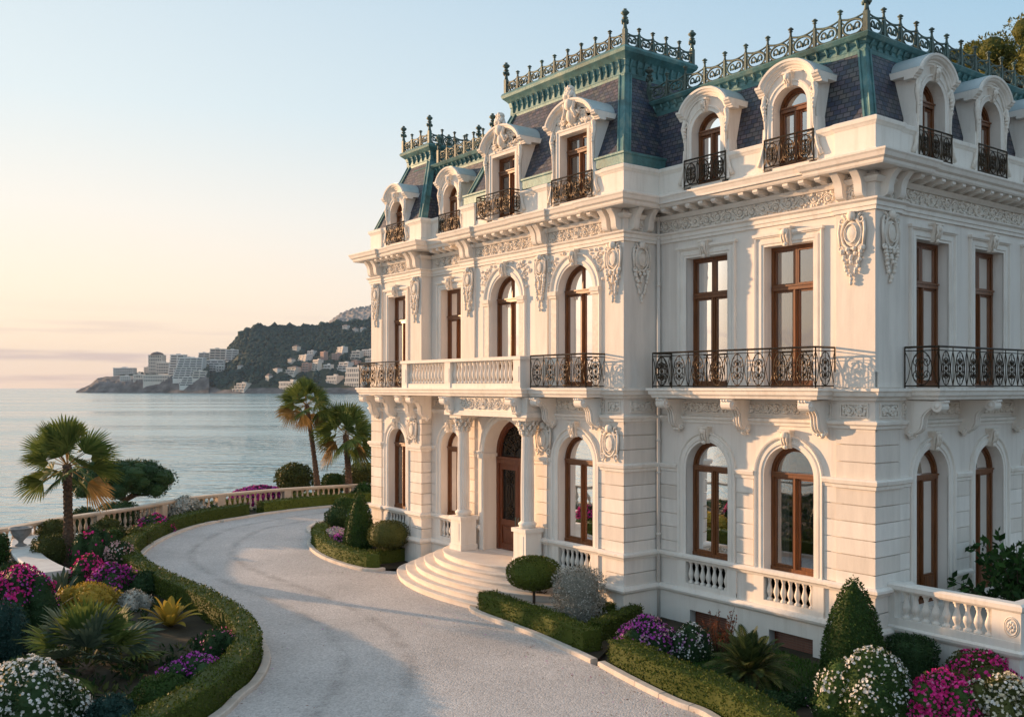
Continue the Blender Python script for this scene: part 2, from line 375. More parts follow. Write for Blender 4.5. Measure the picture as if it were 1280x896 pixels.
wall_band(wt, -14.4, -6.74, 1.2, 1.92, [niche(-TOWC[0], .72), O(-TOWC[1], 1.14, 1.2, 1.92, False, depth=.62, skip='top')])
wall_band(wt, -14.4, -6.74, 1.92, 6.0, [O(-TOWC[0], .78, 1.95, 4.33), O(-TOWC[1], 1.14, 1.2, 4.33, depth=.62, skip='bot')])
wall_band(wt, -14.4, -6.74, 6.0, 11.5, [O(-c, .78, 6.5, 9.27) for c in TOWC])
wt.T = None
wt.add([(-14.4, TV, -.35), (-14.4, RV, -.35), (-14.4, RV, 11.5), (-14.4, TV, 11.5)], [(0, 1, 2, 3)])
wt.build('wall', M['stucco'], V)
wp = MB(FT(RV))
wall_band(wp, -17.2, -14.4, -.35, 1.0, []); wall_band(wp, -17.2, -14.4, 1.0, 1.92, [niche(-RECC[0], .66)])
wall_band(wp, -17.2, -14.4, 1.92, 6.0, [O(-RECC[0], .64, 1.95, 4.33)]); wall_band(wp, -17.2, -14.4, 6.0, 11.5, [O(-RECC[0], .64, 6.5, 9.95, False)])
wp.T = FT(PV)
wall_band(wp, -20.8, -17.2, -.35, 1.0, []); wall_band(wp, -20.8, -17.2, 1.0, 1.92, [niche(-PAVC[0], .66)])
wall_band(wp, -20.8, -17.2, 1.92, 6.0, [O(-PAVC[0], .64, 1.95, 4.35)]); wall_band(wp, -20.8, -17.2, 6.0, 11.5, [O(-PAVC[0], .64, 6.5, 9.9, False)])
wp.T = None
wp.add([(-17.2, PV, -.35), (-17.2, RV, -.35), (-17.2, RV, 11.5), (-17.2, PV, 11.5)], [(0, 1, 2, 3)])
wp.add([(-20.8, PV, -.35), (-20.8, BACK, -.35), (-20.8, BACK, 11.5), (-20.8, PV, 11.5)], [(0, 1, 2, 3)])
wp.add([(-20.8, BACK, -.35), (0, BACK, -.35), (0, BACK, 11.5), (-20.8, BACK, 11.5)], [(0, 1, 2, 3)])
wp.build('wall', M['stucco'], V)
# ---- pilasters and quoins (plain shaft above, coursed blocks below)
BUMP = [(FT(0), -.95, .06, 0), (FT(TV), -7.42, -6.68, 0), (FT(TV), -10.55, -9.98, 0), (FT(TV), -14.46, -13.8, 0), (FT(PV), -17.9, -17.14, 0), (FT(PV), -20.86, -20.05, 0)]
COURSE = [1.08+.0]
def courses(mb, s0, s1, z0, z1, zs, d0, d1, gap=.022):
    lv = [z0]+[z for z in zs if z0 < z < z1]+[z1]
    for a, b in zip(lv, lv[1:]): mb.box(s0, s1, d0, d1, a+gap/2, b-gap/2)
RZ = [1.42, 2.29, 2.68, 3.05, 3.44, 3.82, 4.80, 5.19]
for T, a, b, _ in BUMP:
    pil = MB(T); e = .06 if (b == .06) else 0
    pil.box(a, b, -.02, .06, 5.5, 11.3)
    pil.box(a-.03, b+(.03 if not e else 0), -.02, .085, 6.5, 6.85)
    courses(pil, a, b, .9, 5.57, RZ, -.02, .058); pil.build('pilaster', M['ashlar'], V)
pil = MB(RT(0)); pil.box(0, .95, -.02, .057, 5.5, 11.3); pil.box(0.03, .98, -.02, .082, 6.5, 6.85); courses(pil, -.055, .95, .9, 5.57, RZ, -.02, .056); pil.build('pilaster', M['ashlar'], V)
pil = MB(RT(-6.74)); pil.box(TV-.05, -.002, -.02, .058, 5.5, 11.3); courses(pil, TV-.055, -.003, .9, 5.57, RZ, -.02, .056); pil.build('pilaster', M['ashlar'], V)
pil = MB(RT(-17.2)); pil.box(PV-.05, RV-.002, -.02, .056, 5.5, 11.3); courses(pil, PV-.055, RV-.003, .9, 5.57, RZ, -.02, .056)
pil.build('pilaster', M['ashlar'], V)
# ---- banded stonework between the ground-floor openings (up to the impost)
rz2 = [2.29, 2.68, 3.05, 3.44, 3.82]
for T, iv, z0, zs_ in ((FT(0), ((-6.66, -5.95), (-3.90, -3.36), (-1.28, -.96)), 2.0, rz2), (FT(TV), ((-9.97, -9.80), (-7.70, -7.43)), 2.0, rz2), (FT(RV), ((-17.12, -16.85), (-14.9, -14.47)), 2.0, rz2),
                   (FT(PV), ((-20.04, -19.9), (-18.0, -17.91)), 2.0, rz2), (RT(0), ((.96, 1.38), (3.42, 4.08), (6.12, 6.78), (8.82, 9.48), (11.52, 14.9)), 1.3, [1.55, 1.92]+rz2)):
    for a, b in iv:
        rb = MB(T); courses(rb, a, b, z0, 4.2, zs_, -.01, .035); rb.build('banded_stonework', M['ashlar'], V)
# ---- running mouldings
full = LOC
def moulding(name, prof, gapsF=(), gapsR=(), m='trim'):
    for r in cut_runs(gapsF, gapsR):
        mb = MB(); sweep(mb, r, prof); mb.build(name, M[m], V)
DG = (TOWC[1]-1.32, TOWC[1]+1.32)
moulding('plinth', [(-.02, -.35), (.07, -.35), (.07, .9), (-.02, .9)], [DG]+[(c-.1-.64, c-.1+.64) for c in MAINC])
for c in MAINC:
    pl2 = MB(FT(0)); pl2.box(-c+.1-.64, -c+.1+.64, -.02, .07, .53, .898); pl2.build('basement_lintel', M['trim'], V); pl2 = MB(FT(0)); pl2.box(-c+.1-.64, -c+.1+.64, -.02, .07, -.35, -.1); pl2.build('basement_sill', M['trim'], V)
moulding('plinth_moulding', [(-.02, .9), (.1, .9), (.15, .94), (.17, 1.0), (.13, 1.06), (.09, 1.09), (-.02, 1.09)], [DG])
moulding('sill_course', [(-.02, 1.80), (.05, 1.80), (.08, 1.86), (.14, 1.90), (.14, 1.96), (.06, 2.0), (-.02, 2.0)], [DG], [(c-.98, c+.98) for c in RC])
IG = [(c-1.0, c+1.0) for c in MAINC]+[(TOWC[0]-1.05, TOWC[0]+1.05), (TOWC[1]-1.15, TOWC[1]+1.15), (RECC[0]-.93, RECC[0]+.93), (PAVC[0]-.93, PAVC[0]+.93)]
moulding('impost_course', [(-.02, 4.2), (.05, 4.2), (.06, 4.27), (.10, 4.30), (.12, 4.38), (.07, 4.42), (-.02, 4.42)], IG, [(c-.98, c+.98) for c in RC])
moulding('lower_string_course', [(-.02, 5.56), (.05, 5.56), (.06, 5.62), (.11, 5.66), (.12, 5.72), (.03, 5.75), (-.02, 5.75)])
moulding('belt_course', [(-.02, 6.2), (.07, 6.2), (.09, 6.26), (.18, 6.30), (.20, 6.38), (.24, 6.41), (.24, 6.47), (-.02, 6.48)])
moulding('architrave', [(-.02, 10.48), (.05, 10.48), (.05, 10.56), (.08, 10.57), (.08, 10.66), (.14, 10.70), (.15, 10.74), (-.02, 10.74)])
moulding('bed_moulding', [(-.02, 11.10), (.06, 11.10), (.12, 11.17), (.14, 11.21), (-.02, 11.21)])
moulding('cornice', [(-.02, 11.36), (.50, 11.36), (.53, 11.40), (.54, 11.46), (.60, 11.50), (.63, 11.58), (.66, 11.62), (.66, 11.66), (.1, 11.70), (-.02, 11.70)])
# modillions carried round under the cornice
def modillions(T, a, b, n, skip=()):
    md = MB(T)
    for i in range(n):
        s = a+(b-a)*(i+.5)/n
        rows = []
        for ss in (s-.075, s+.075):
            rows.append([(ss, 0, 11.355), (ss, .47, 11.355), (ss, .48, 11.29), (ss, .42, 11.245), (ss, .30, 11.25), (ss, .18, 11.215), (ss, 0, 11.21)])
        md.grid(rows, cv=True, cap=True)
    md.build('modillion_band', M['trim'], V)
modillions(FT(0), -6.3, -.95, 12); modillions(RT(0), .95, REND, 31); modillions(FT(TV), -9.95, -7.45, 6); modillions(FT(TV), -13.75, -10.6, 7)
modillions(FT(RV), -16.7, -14.6, 5); modillions(FT(PV), -20.0, -17.95, 5)
# large S consoles over the pilasters
def console_rows(s0, s1, z0, z1, dmax, n=14):
    rows = []
    for s in (s0, s1):
        r = [(s, 0, z1)]
        for i in range(n+1):
            t = i/n; d = dmax*(1-t)**.55*(1-.35*math.sin(PI*t)) + .10*t; r.append((s, d+.02, z1-(z1-z0)*t))
        r.append((s, 0, z0)); rows.append(r)
    return rows
for T, cs in ((FT(0), (-.75, -.25)), (RT(0), (.25, .75)), (FT(TV), (-7.25, -6.88)), (RT(-6.74), (-1.05, -.5)), (FT(TV), (-10.4, -10.13)), (FT(TV), (-14.3, -13.96)), (FT(PV), (-17.74, -17.34)), (FT(PV), (-20.7, -20.22))):
    for c in cs:
        cn_ = MB(T); cn_.grid(console_rows(c-.1, c+.1, 10.76, 11.355, .46), cv=True, cap=True)
        for q in (-.05, 0, .05): cn_.box(c+q-.012, c+q+.012, .06, .13, 10.8, 11.1)
        cn_.build('cornice_console', M['trim'], V)
# ---- carved relief helpers
rg = random.Random(7)
def spiral(mb, c, z, r, turns, d, start, sgn, w=.022, n=26):
    pts = []
    for i in range(n):
        t = i/(n-1); a = start+sgn*turns*2*PI*t; rr = r*(1-t*.85)
        pts.append((c+rr*math.cos(a), d, z+rr*math.sin(a)))
    mb.tube(pts, [w*(1-.4*i/(n-1)) for i in range(n)], 4)
def frieze(mb, s0, s1, z0, z1, d=.02, unit=.5):
    """running acanthus scroll: a waving stem, a spiral in every bay, leaves all along, a rosette now and then"""
    L = s1-s0; h = z1-z0; zc = (z0+z1)/2; n = max(1, round(L/(h*1.25))); m = L/n
    k = max(6, n*8); mb.tube([(s0+L*i/k, d, zc+h*.36*math.sin(PI*n*i/k)) for i in range(k+1)], .026, 4)
    for i in range(n):
        c = s0+m*(i+.5); sg = 1 if i % 2 else -1
        if n > 5 and i % 6 == 3:
            for rr in (.95, .6): mb.tube([(c+h*.46*rr*math.cos(a*PI/8), d+.01, zc+h*.46*rr*math.sin(a*PI/8)) for a in range(16)], .03, 4, closed=True)
            mb.blob((c, d+.02, zc), (h*.15, .06, h*.15))
        else:
            spiral(mb, c, zc+sg*h*.06, h*.34, 1.6, d+.01, PI/2*sg, sg, .030, 22); mb.blob((c, d, zc+sg*h*.06), (.05, .06, .05), 6, 4)
        for q in range(12):
            a = 2*PI*q/12+rg.uniform(-.2, .2); r = rg.uniform(.38, .52); x, z = c+r*m*math.cos(a), zc+max(-.44, min(.44, 1.1*r*math.sin(a)))*h
            mb.blob((min(s1, max(s0, x)), d, z), (rg.uniform(.025, .05), .04, rg.uniform(.025, .045)), 5, 4)
for T, a, b in ((FT(0), -6.6, -1.0), (RT(0), 1.0, 11), (FT(TV), -9.9, -7.45), (FT(TV), -13.75, -10.6), (FT(RV), -16.9, -14.7), (FT(PV), -20, -17.95)):
    fz = MB(T); frieze(fz, a, b, 10.78, 11.08); fz.build('carved_frieze', M['carved'], V)
for T, c in ((FT(0), -.5), (RT(0), .5), (FT(TV), -7.06), (RT(-6.74), -.78)):
    fz = MB(T); frieze(fz, c-.14, c+.14, 10.78, 11.08, .07, .3); fz.build('carved_frieze', M['carved'], V)
# carved panels under the balcony level
for T, a, b, d in ((FT(0), -6.2, -1.1, .02), (RT(0), 1.1, 9, .02), (FT(TV), -9.9, -7.5, .02), (FT(TV), -13.7, -10.6, .02), (FT(RV), -16.9, -14.6, .02), (FT(PV), -19.9, -18, .02),
                   (FT(0), -.82, -.1, .08), (RT(0), .1, .82, .08), (FT(TV), -7.3, -6.8, .08), (RT(-6.74), -1.12, -.2, .08)):
    fp = MB(T)
    for k in ((a, b, 6.10, 6.13), (a, b, 5.81, 5.84)): fp.box(k[0], k[1], d-.03, d+.02, k[2], k[3])
    fp.box(a, a+.03, d-.03, d+.02, 5.84, 6.10); fp.box(b-.03, b, d-.03, d+.02, 5.84, 6.10)
    frieze(fp, a+.06, b-.06, 5.86, 6.08, d, .34); fp.build('carved_panel', M['carved'], V)
def cartouche(T, c, ztop, h, w, d, drop=True):
    """shield with scrolls and a tapering drop of leaves"""
    mb = MB(T); z = ztop-w*.75
    mb.blob((c, d, z), (w*.40, .10, w*.52), 12, 8)
    mb.tube([(c+w*.43*math.cos(a*PI/9), d+.05, z+w*.58*math.sin(a*PI/9)) for a in range(18)], .032, 5, closed=True)
    mb.tube([(c+w*.27*math.cos(a*PI/8), d+.095, z+w*.36*math.sin(a*PI/8)) for a in range(16)], .02, 4, closed=True)
    for s in (-1, 1):
        spiral(mb, c+s*w*.42, z+w*.52, w*.20, 1.2, d+.05, PI/2, s, .035, 16)
        spiral(mb, c+s*w*.46, z-w*.58, w*.18, 1.2, d+.05, -PI/2, -s, .035, 16)
        mb.tube([(c+s*w*.50, d+.03, z+w*.5), (c+s*w*.56, d+.05, z+.1*w), (c+s*w*.48, d+.04, z-w*.5)], .035, 5)
    mb.blob((c, d+.07, z+w*.66), (w*.2, .09, w*.2), 8, 5)
    if drop:
        z1 = z-w*.6; L = h-(ztop-z1); k = 0; zz = z1
        while zz > ztop-h:
            t = (z1-zz)/max(L, .01); ww = w*.42*(1-t)+.035
            for q in range(max(1, int(3.4*(1-t))+1)):
                m = max(1, int(3.4*(1-t))+1)
                sx = 0 if m == 1 else -ww+2*ww*q/(m-1)
                mb.blob((c+sx*.9+rg.uniform(-.015, .015), d+.03+rg.uniform(0, .04), zz+rg.uniform(-.02, .02)), (.06*(1-.45*t), .055, .055), 6, 4)
            zz -= .075
    return mb.build('carved_cartouche', M['carved'], V)
for T, c, w in ((FT(0), -.50, .60), (RT(0), .48, .60), (FT(TV), -7.05, .56), (RT(-6.74), -.72, .56), (FT(TV), -10.26, .46), (FT(TV), -14.1, .48), (FT(PV), -17.52, .5), (FT(PV), -20.45, .5)):
    cartouche(T, c, 10.44, 1.62, w, .07)
for T, c, w in ((FT(TV), -7.2, .62), (FT(TV), -10.12, .62), (FT(PV), -17.75, .6), (FT(RV), -14.85, .5)):
    cartouche(T, c, 5.42, .9, w, .06, False)
# ---- surrounds, keystones, windows
def keystone(T, c, z0, z1, d, w=.15, parent=None):
    mb = MB(T)
    mb.taper(c-w*.75, c+w*.75, 0, d+.04, z0, c-w*1.15, c+w*1.15, 0, d+.12, z1)
    mb.box(c-w*1.3, c+w*1.3, 0, d+.15, z1, z1+.05)
    for q in (-.5, 0, .5): mb.tube([(c+q*w, d+.05, z0+.02), (c+q*w*1.1, d+.13, (z0+z1)/2), (c+q*w*1.3, d+.13, z1-.02)], .026, 5)
    mb.blob((c, d+.12, z1-.08), (w*.8, .07, .09), 8, 5); mb.blob((c, d+.06, z0+.03), (w*.55, .07, .06), 7, 4)
    return mb.build('keystone', M['carved'], parent)
def window(T, c, hw, z0, zs, arch, d=-.35, rmx=.5, transom=None, mull=True, archbar=False, surround='full', curtain=True, deep=1.6, panel=0., key=True, sw=.27, name='window'):
    """frame mesh with pane, curtain, surround, keystone and room behind as its children; hung on the villa"""
    fr = MB(T); P = arc_path(c, hw, z0, zs, arch)
    path_sweep(fr, P, [(-.085, d), (-.085, d+.09), (0, d+.09), (0, d)])
    fr.box(c-hw, c+hw, d, d+.11, z0, z0+.10)
    tz = transom if transom else (zs if arch else z0+(zs-z0)*.745)
    fr.box(c-hw+.08, c+hw-.08, d-.005, d+.14, tz-.055, tz+.055); fr.box(c-hw+.07, c+hw-.07, d-.003, d+.17, tz+.03, tz+.068)
    if mull:
        fr.box(c-.055, c+.055, d-.006, d+.10, z0+.09, tz-.05)
        fr.box(c-.02, c+.02, d, d+.125, z0+.09, tz-.05)
    cas = []
    for s in (-1, 1):                                    # casements
        ff, fr = fr, MB(T); a, b = (c-hw+.083, c-.05) if s < 0 else (c+.05, c+hw-.083)
        for (x0, x1, y0, y1) in ((a, a+.055, z0+.1, tz-.056), (b-.055, b, z0+.1, tz-.056), (a+.055, b-.055, z0+.1, z0+.17+panel), (a+.055, b-.055, tz-.11, tz-.056)):
            fr.box(x0, x1, d+.004, d+.065, y0, y1)
        if panel: fr.box(a+.08, b-.08, d+.065, d+.085, z0+.16, z0+.12+panel)
        cas.append(fr); fr = ff
    if arch:
        path_sweep(fr, arc_path(c, hw-.085, tz+.05, zs, True), [(-.05, d+.004), (-.05, d+.06), (0, d+.06), (0, d+.004)])
        if archbar: fr.box(c-.03, c+.03, d, d+.08, tz+.05, zs+hw-.08)
    else:
        for s in (-1, 1):
            ff, fr = fr, MB(T); a, b = (c-hw+.083, c-.03) if s < 0 else (c+.03, c+hw-.083)
            for (x0, x1, y0, y1) in ((a, a+.05, tz+.06, zs-.08), (b-.05, b, tz+.06, zs-.08), (a+.05, b-.05, tz+.06, tz+.11), (a+.05, b-.05, zs-.13, zs-.08)): fr.box(x0, x1, d+.004, d+.065, y0, y1)
            cas.append(fr); fr = ff
        fr.box(c-.03, c+.03, d, d+.07, tz+.05, zs-.07)
    f = fr.build(name, M['wood'], V)
    for q in cas: q.build('casement', M['wood'], f)
    pn = MB(T); L = [(s, d+.03, z) for s, z, _, _ in P]; pn.add(L, [tuple(range(len(L)))]); pn.build('pane', M['glass'], f)
    if curtain:
        for s in (-1, 1):
            cu = MB(T); rows = []; wdt = hw*(rg.uniform(.45, .66) if s < 0 else rg.uniform(.22, .5))
            for i in range(25):
                t = i/24; ss = c+s*(hw-.02-wdt*t); dd = d-.16+.035*math.sin(t*34+rg.random()*.4)
                rows.append([(ss, dd, z0+.02), (ss, dd, zs+(hw*.86 if arch else 0))])
            cu.grid(rows, sm=True); cu.build('curtain', M['curtain'], f)
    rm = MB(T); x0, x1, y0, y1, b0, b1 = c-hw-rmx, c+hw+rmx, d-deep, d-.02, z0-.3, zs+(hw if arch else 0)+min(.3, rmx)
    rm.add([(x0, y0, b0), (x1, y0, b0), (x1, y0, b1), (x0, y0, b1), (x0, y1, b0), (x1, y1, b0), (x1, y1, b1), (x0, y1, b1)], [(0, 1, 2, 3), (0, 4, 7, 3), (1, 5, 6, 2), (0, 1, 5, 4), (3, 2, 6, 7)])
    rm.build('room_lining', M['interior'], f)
    if surround:
        su = MB(T); PP = arc_path(c, hw, z0 if surround != 'arch' else zs-.12, zs, arch, 24)
        path_sweep(su, PP, [(0, -.02), (0, .03), (.05, .03), (.07, .055), (.14, .055), (.16, .03), (sw-.07, .03), (sw-.05, .075), (sw-.01, .085), (sw, .06), (sw, -.02)])
        if not arch: su.box(c-hw-sw-.04, c+hw+sw+.04, -.02, .11, zs+sw-.02, zs+sw+.05)
        su.build('surround', M['trim'], f)
        if key:
            top = zs+(hw if arch else 0)
            keystone(T, c, top-.04, top+.36, .06, .14, f)
    return f
for c in MAINC:
    window(FT(0), -c, .73, 1.95, 4.33, True); window(FT(0), -c, .72, 6.5, 9.98, False, transom=8.95, surround='full')
for c in RC:
    window(RT(0), c, .72, 1.3, 4.33, True, panel=.5); window(RT(0), c, .73, 6.5, 9.98, False, transom=8.95)
window(FT(TV), -TOWC[0], .78, 1.95, 4.33, True)
for c in TOWC: window(FT(TV), -c, .78, 6.5, 9.27, True, archbar=True, sw=.33)
window(FT(RV), -RECC[0], .64, 1.95, 4.33, True); window(FT(RV), -RECC[0], .64, 6.5, 9.95, False, transom=8.95, sw=.25)
window(FT(PV), -PAVC[0], .64, 1.95, 4.35, True); window(FT(PV), -PAVC[0], .64, 6.5, 9.9, False, transom=8.95, sw=.25)
# carved spandrels over the two arched windows of the tower + small side pilasters
for c in TOWC:
    for s in (-1, 1):
        spn = MB(FT(TV))
        for k in range(46):
            a = rg.uniform(.15, 1.35); r = rg.uniform(1.18, 1.75); x, z = s*r*math.cos(a), r*math.sin(a)
            if abs(x) < 1.32 and z < 1.14 and r > 1.16: spn.blob((-c+x, .01, 9.27+z), (rg.uniform(.04, .07), .05, rg.uniform(.035, .07)), 6, 4)
        for q in range(3): spiral(spn, -c+s*(1.08-.02*q), 9.95+.17*q-.1, .11, 1.2, .02, PI*rg.random(), s, .02, 14)
        spn.box(-c+s*.93-.13, -c+s*.93+.13, -.02, .07, 6.5, 9.12); spn.box(-c+s*.93-.17, -c+s*.93+.17, -.02, .11, 9.12, 9.2); spn.box(-c+s*.93-.19, -c+s*.93+.19, -.02, .14, 9.2, 9.32)
        spn.build('carved_spandrel', M['carved'], V)
# ---- balusters in the aprons under the ground-floor windows
BALP = [(.075, 0), (.075, .07), (.045, .09), (.04, .13), (.06, .20), (.082, .30), (.075, .38), (.045, .52), (.035, .62), (.05, .68), (.05, .72), (.07, .74), (.07, .80)]
_bal = {}
def baluster_mesh(h, r=1., n=10, mat='trim'):
    k = (round(h, 3), r, mat)
    if k not in _bal:
        mb = MB(); mb.lathe([(a*r, b*h/.8) for a, b in BALP], n=n); o = mb.build('baluster', M[mat]); _bal[k] = o.data; bpy.data.objects.remove(o)
    return _bal[k]
def baluster(parent, p, h, r=1., mat='trim', name='baluster'):
    o = bpy.data.objects.new(name, baluster_mesh(h, r, mat=mat)); COL.objects.link(o); o.parent = parent; o.location = p; return o
def apron(T, c, hw, nb):
    mb = MB(T)
    mb.box(c-hw-.30, c-hw-.0, -.02, .05, 1.12, 1.80); mb.box(c+hw, c+hw+.30, -.02, .05, 1.12, 1.80); mb.box(c-hw-.3, c+hw+.3, -.02, .052, 1.09, 1.225)
    a = mb.build('window_apron', M['trim'], V)
    for i in range(nb):
        s = c-hw+2*hw*(i+.5)/nb; baluster(a, T(s, -.07, 1.222), .578, .95)
for c in MAINC: apron(FT(0), -c, .72, 7)
apron(FT(TV), -TOWC[0], .72, 7); apron(FT(RV), -RECC[0], .66, 6); apron(FT(PV), -PAVC[0], .66, 6)
# basement shutters
for c in MAINC:
    mb = MB(FT(0)); mb.box(-c+.1-.635, -c+.1+.635, -.2, -.15, -.1, .528)
    for i in range(9): mb.taper(-c+.1-.58, -c+.1+.58, -.16, -.12, -.06+i*.062, -c+.1-.58, -c+.1+.58, -.16, -.135, -.012+i*.062)
    mb.build('basement_shutter', M['door'], V)
# ---- iron panels
def scroll_panel(mb, a, b, z0, z1, motif=.62, r=.013):
    """ornamental railing between two (s,d) points: rails, posts, ovals and C-scrolls"""
    A, B = Vector((a[0], a[1])), Vector((b[0], b[1])); L = (B-A).length
    P = lambda t, h: (A.x+(B.x-A.x)*t/L, A.y+(B.y-A.y)*t/L, h)
    for h, rr in ((z1, .024), (z1-.085, .011), (z0+.05, .016)): mb.tube([P(0, h), P(L, h)], rr, 4, sm=False)
    for t in (0, L): mb.tube([P(t, z0-.02), P(t, z1+.01)], .02, 4, sm=False)
    n = max(1, round(L/motif)); m = L/n; H = z1-.085-z0-.05; zc = (z1-.085+z0+.05)/2
    for i in range(n):
        c = m*(i+.5)
        if i: mb.tube([P(m*i, z0+.05), P(m*i, z1)], .012, 4, sm=False)
        for q, rr in ((1., r), (.62, r*.9)): mb.tube([P(c+m*.30*q*math.cos(k*PI/8), zc+H*.48*q*math.sin(k*PI/8)) for k in range(16)], rr, 4, closed=True)
        for s in (-1, 1):
            for g in (-1, 1):
                pts = []
                for k in range(14):
                    t = k/13; an = s*0+PI/2*g-g*s*2.6*PI*t; rr = .115*(1-.78*t)*min(1, m/.5)
                    pts.append(P(c+s*m*.14+rr*math.cos(an)*.9, zc+g*H*.19+rr*math.sin(an)*1.2))
                mb.tube(pts, r*.85, 3)
                mb.tube([P(c+s*m*.5, zc+g*H*.5), P(c+s*m*.40, zc+g*H*.28), P(c+s*m*.33, zc), ], r*.8, 3)
        for k in (-1, 0, 1): mb.blob(P(c, zc+k*H*.18), (.035, .035, .05), 5, 4)
        mb.tube([P(c, z0+.05), P(c, z1-.085)], r*.7, 3)
def bracket(T, s, depth, ztop=6.2, h=.78, w=.26, parent=None):
    mb = MB(T); rows = []
    for ss in (s-w/2, s+w/2):
        r = [(ss, 0, ztop)]
        for i in range(17):
            t = i/16; r.append((ss, .06+depth*(1-t)**.6*(1-.42*math.sin(PI*min(1, t*1.15))), ztop-.02-h*t))
        r.append((ss, 0, ztop-h)); rows.append(r)
    mb.grid(rows, cv=True, cap=True)
    for k in range(2):
        zz, dd, rr = ((ztop-.13, depth-.08, .13), (ztop-h+.03, .13, .085))[k]
        mb.grid([[(ss, dd+rr*math.cos(a*PI/6), zz+rr*math.sin(a*PI/6)) for a in range(12)] for ss in (s-w/2-.02, s+w/2+.02)], cv=True, cap=True)
        for ss in (s-w/2-.02, s+w/2+.02): mb.blob((ss, dd, zz), (.035, rr*.5, rr*.5), 7, 4)
    for q in (-.085, 0, .085):
        mb.tube([(s+q, .085+depth*(1-t)**.6*(1-.42*math.sin(PI*min(1, t*1.15))), ztop-.02-h*t) for t in [i/12 for i in range(13)]], .03, 5)
    for k in range(7): mb.blob((s+rg.uniform(-.1, .1), .14+rg.uniform(0, .05), ztop-h+rg.uniform(-.06, .1)), (.05, .05, .05), 6, 4)
    mb.blob((s, .09, ztop-h-.06), (.08, .06, .07), 7, 5)
    return mb.build('bracket', M['trim'], parent)
def slab(T, s0, s1, depth, zt=6.48, parent=None, name='balcony'):
    mb = MB()
    f = lambda s, d: T(s, d, 0)[:2]
    p = [f(s1, .0), f(s1, depth), f(s0, depth), f(s0, 0)]
    cx, cy = sum(q[0] for q in p)/4, sum(q[1] for q in p)/4
    prof = [(-.06, zt-.26), (0, zt-.26), (.02, zt-.2), (.07, zt-.16), (.08, zt-.08), (.12, zt-.06), (.12, zt), (-.06, zt)]
    sweep(mb, p, prof)
    mb.T = T; mb.box(s0+.001, s1-.001, -.3, depth-.05, zt-.255, zt-.004)
    return mb.build(name, M['trim'], parent)
def iron_balcony(T, s0, s1, depth, brs, ends=(True, True)):
    b = slab(T, s0, s1, depth, parent=V)
    mb = MB(T); e = .03
    scroll_panel(mb, (s0+e, depth), (s1-e, depth), 6.48, 7.42)
    if ends[0]: scroll_panel(mb, (s0+e, .03), (s0+e, depth), 6.48, 7.42)
    if ends[1]: scroll_panel(mb, (s1-e, .03), (s1-e, depth), 6.48, 7.42)
    mb.build('railing', M['iron'], b)
    for s in brs: bracket(T, s, depth+.02, parent=b)
    return b
iron_balcony(FT(0), -6.2, -.97, .76, (-5.85, -3.60, -1.30))
iron_balcony(RT(0), 1.15, 12.2, .85, (1.35, 3.74, 6.45, 9.15, 11.9))
iron_balcony(FT(TV), -9.94, -7.42, .74, (-9.72, -7.75), (False, True))
iron_balcony(FT(PV), -20.6, -17.15, .72, (-20.35, -19.1, -17.65))
# central stone balcony carried by the columns
sb = slab(FT(TV), -16.95, -10.02, .98, parent=V); 
for s in (-16.75, -14.0, -10.25): mb = MB(FT(TV)); mb.box(s-.17, s+.17, .70, 1.0, 6.48, 7.34); mb.box(s-.11, s+.11, .99, 1.012, 6.66, 7.12); mb.build('balcony_pier', M['trim'], sb)
mb = MB(FT(TV)); mb.box(-10.42+.0, -10.08, .02, .699, 6.48, 7.32); mb.build('balcony_end_panel', M['trim'], sb)
for a, b in ((-16.58, -14.17), (-13.83, -10.42)):
    mb = MB(FT(TV)); mb.box(a, b, .73, .97, 6.48, 6.62); mb.build('balcony_plinth', M['trim'], sb)
mb = MB(FT(TV)); mb.box(-16.97, -10.03, .67, 1.04, 7.32, 7.42); mb.box(-10.46, -10.04, .0, .67, 7.322, 7.422)
mb.build('balcony_handrail', M['trim'], sb)
for a, b, n in ((-16.58, -14.17, 12), (-13.83, -10.42, 16)):
    for i in range(n): baluster(sb, FT(TV)(a+(b-a)*(i+.5)/n, .85, 6.62), .70, 1.0)
for s in (-16.7,): bracket(FT(TV), s, .85, parent=sb)
ent = MB(FT(TV)); ent.box(-14.35, -10.0, -.02, .80, 5.75, 6.21); ent.box(-14.4, -9.95, -.02, .86, 5.60, 5.748)
ent.build('porch_entablature', M['trim'], V)
ef = MB(FT(TV)); frieze(ef, -13.5, -10.9, 5.82, 6.14, .81, .4); ef.build('porch_frieze', M['carved'], V)
for s in (-13.98, -10.37): bracket(FT(TV), s, .42, 6.2, .46, .24, parent=None).parent = V
for o in COL.objects:
    if o.name.startswith('bracket') and o.parent == V: o.location = (0, -.78, 0)
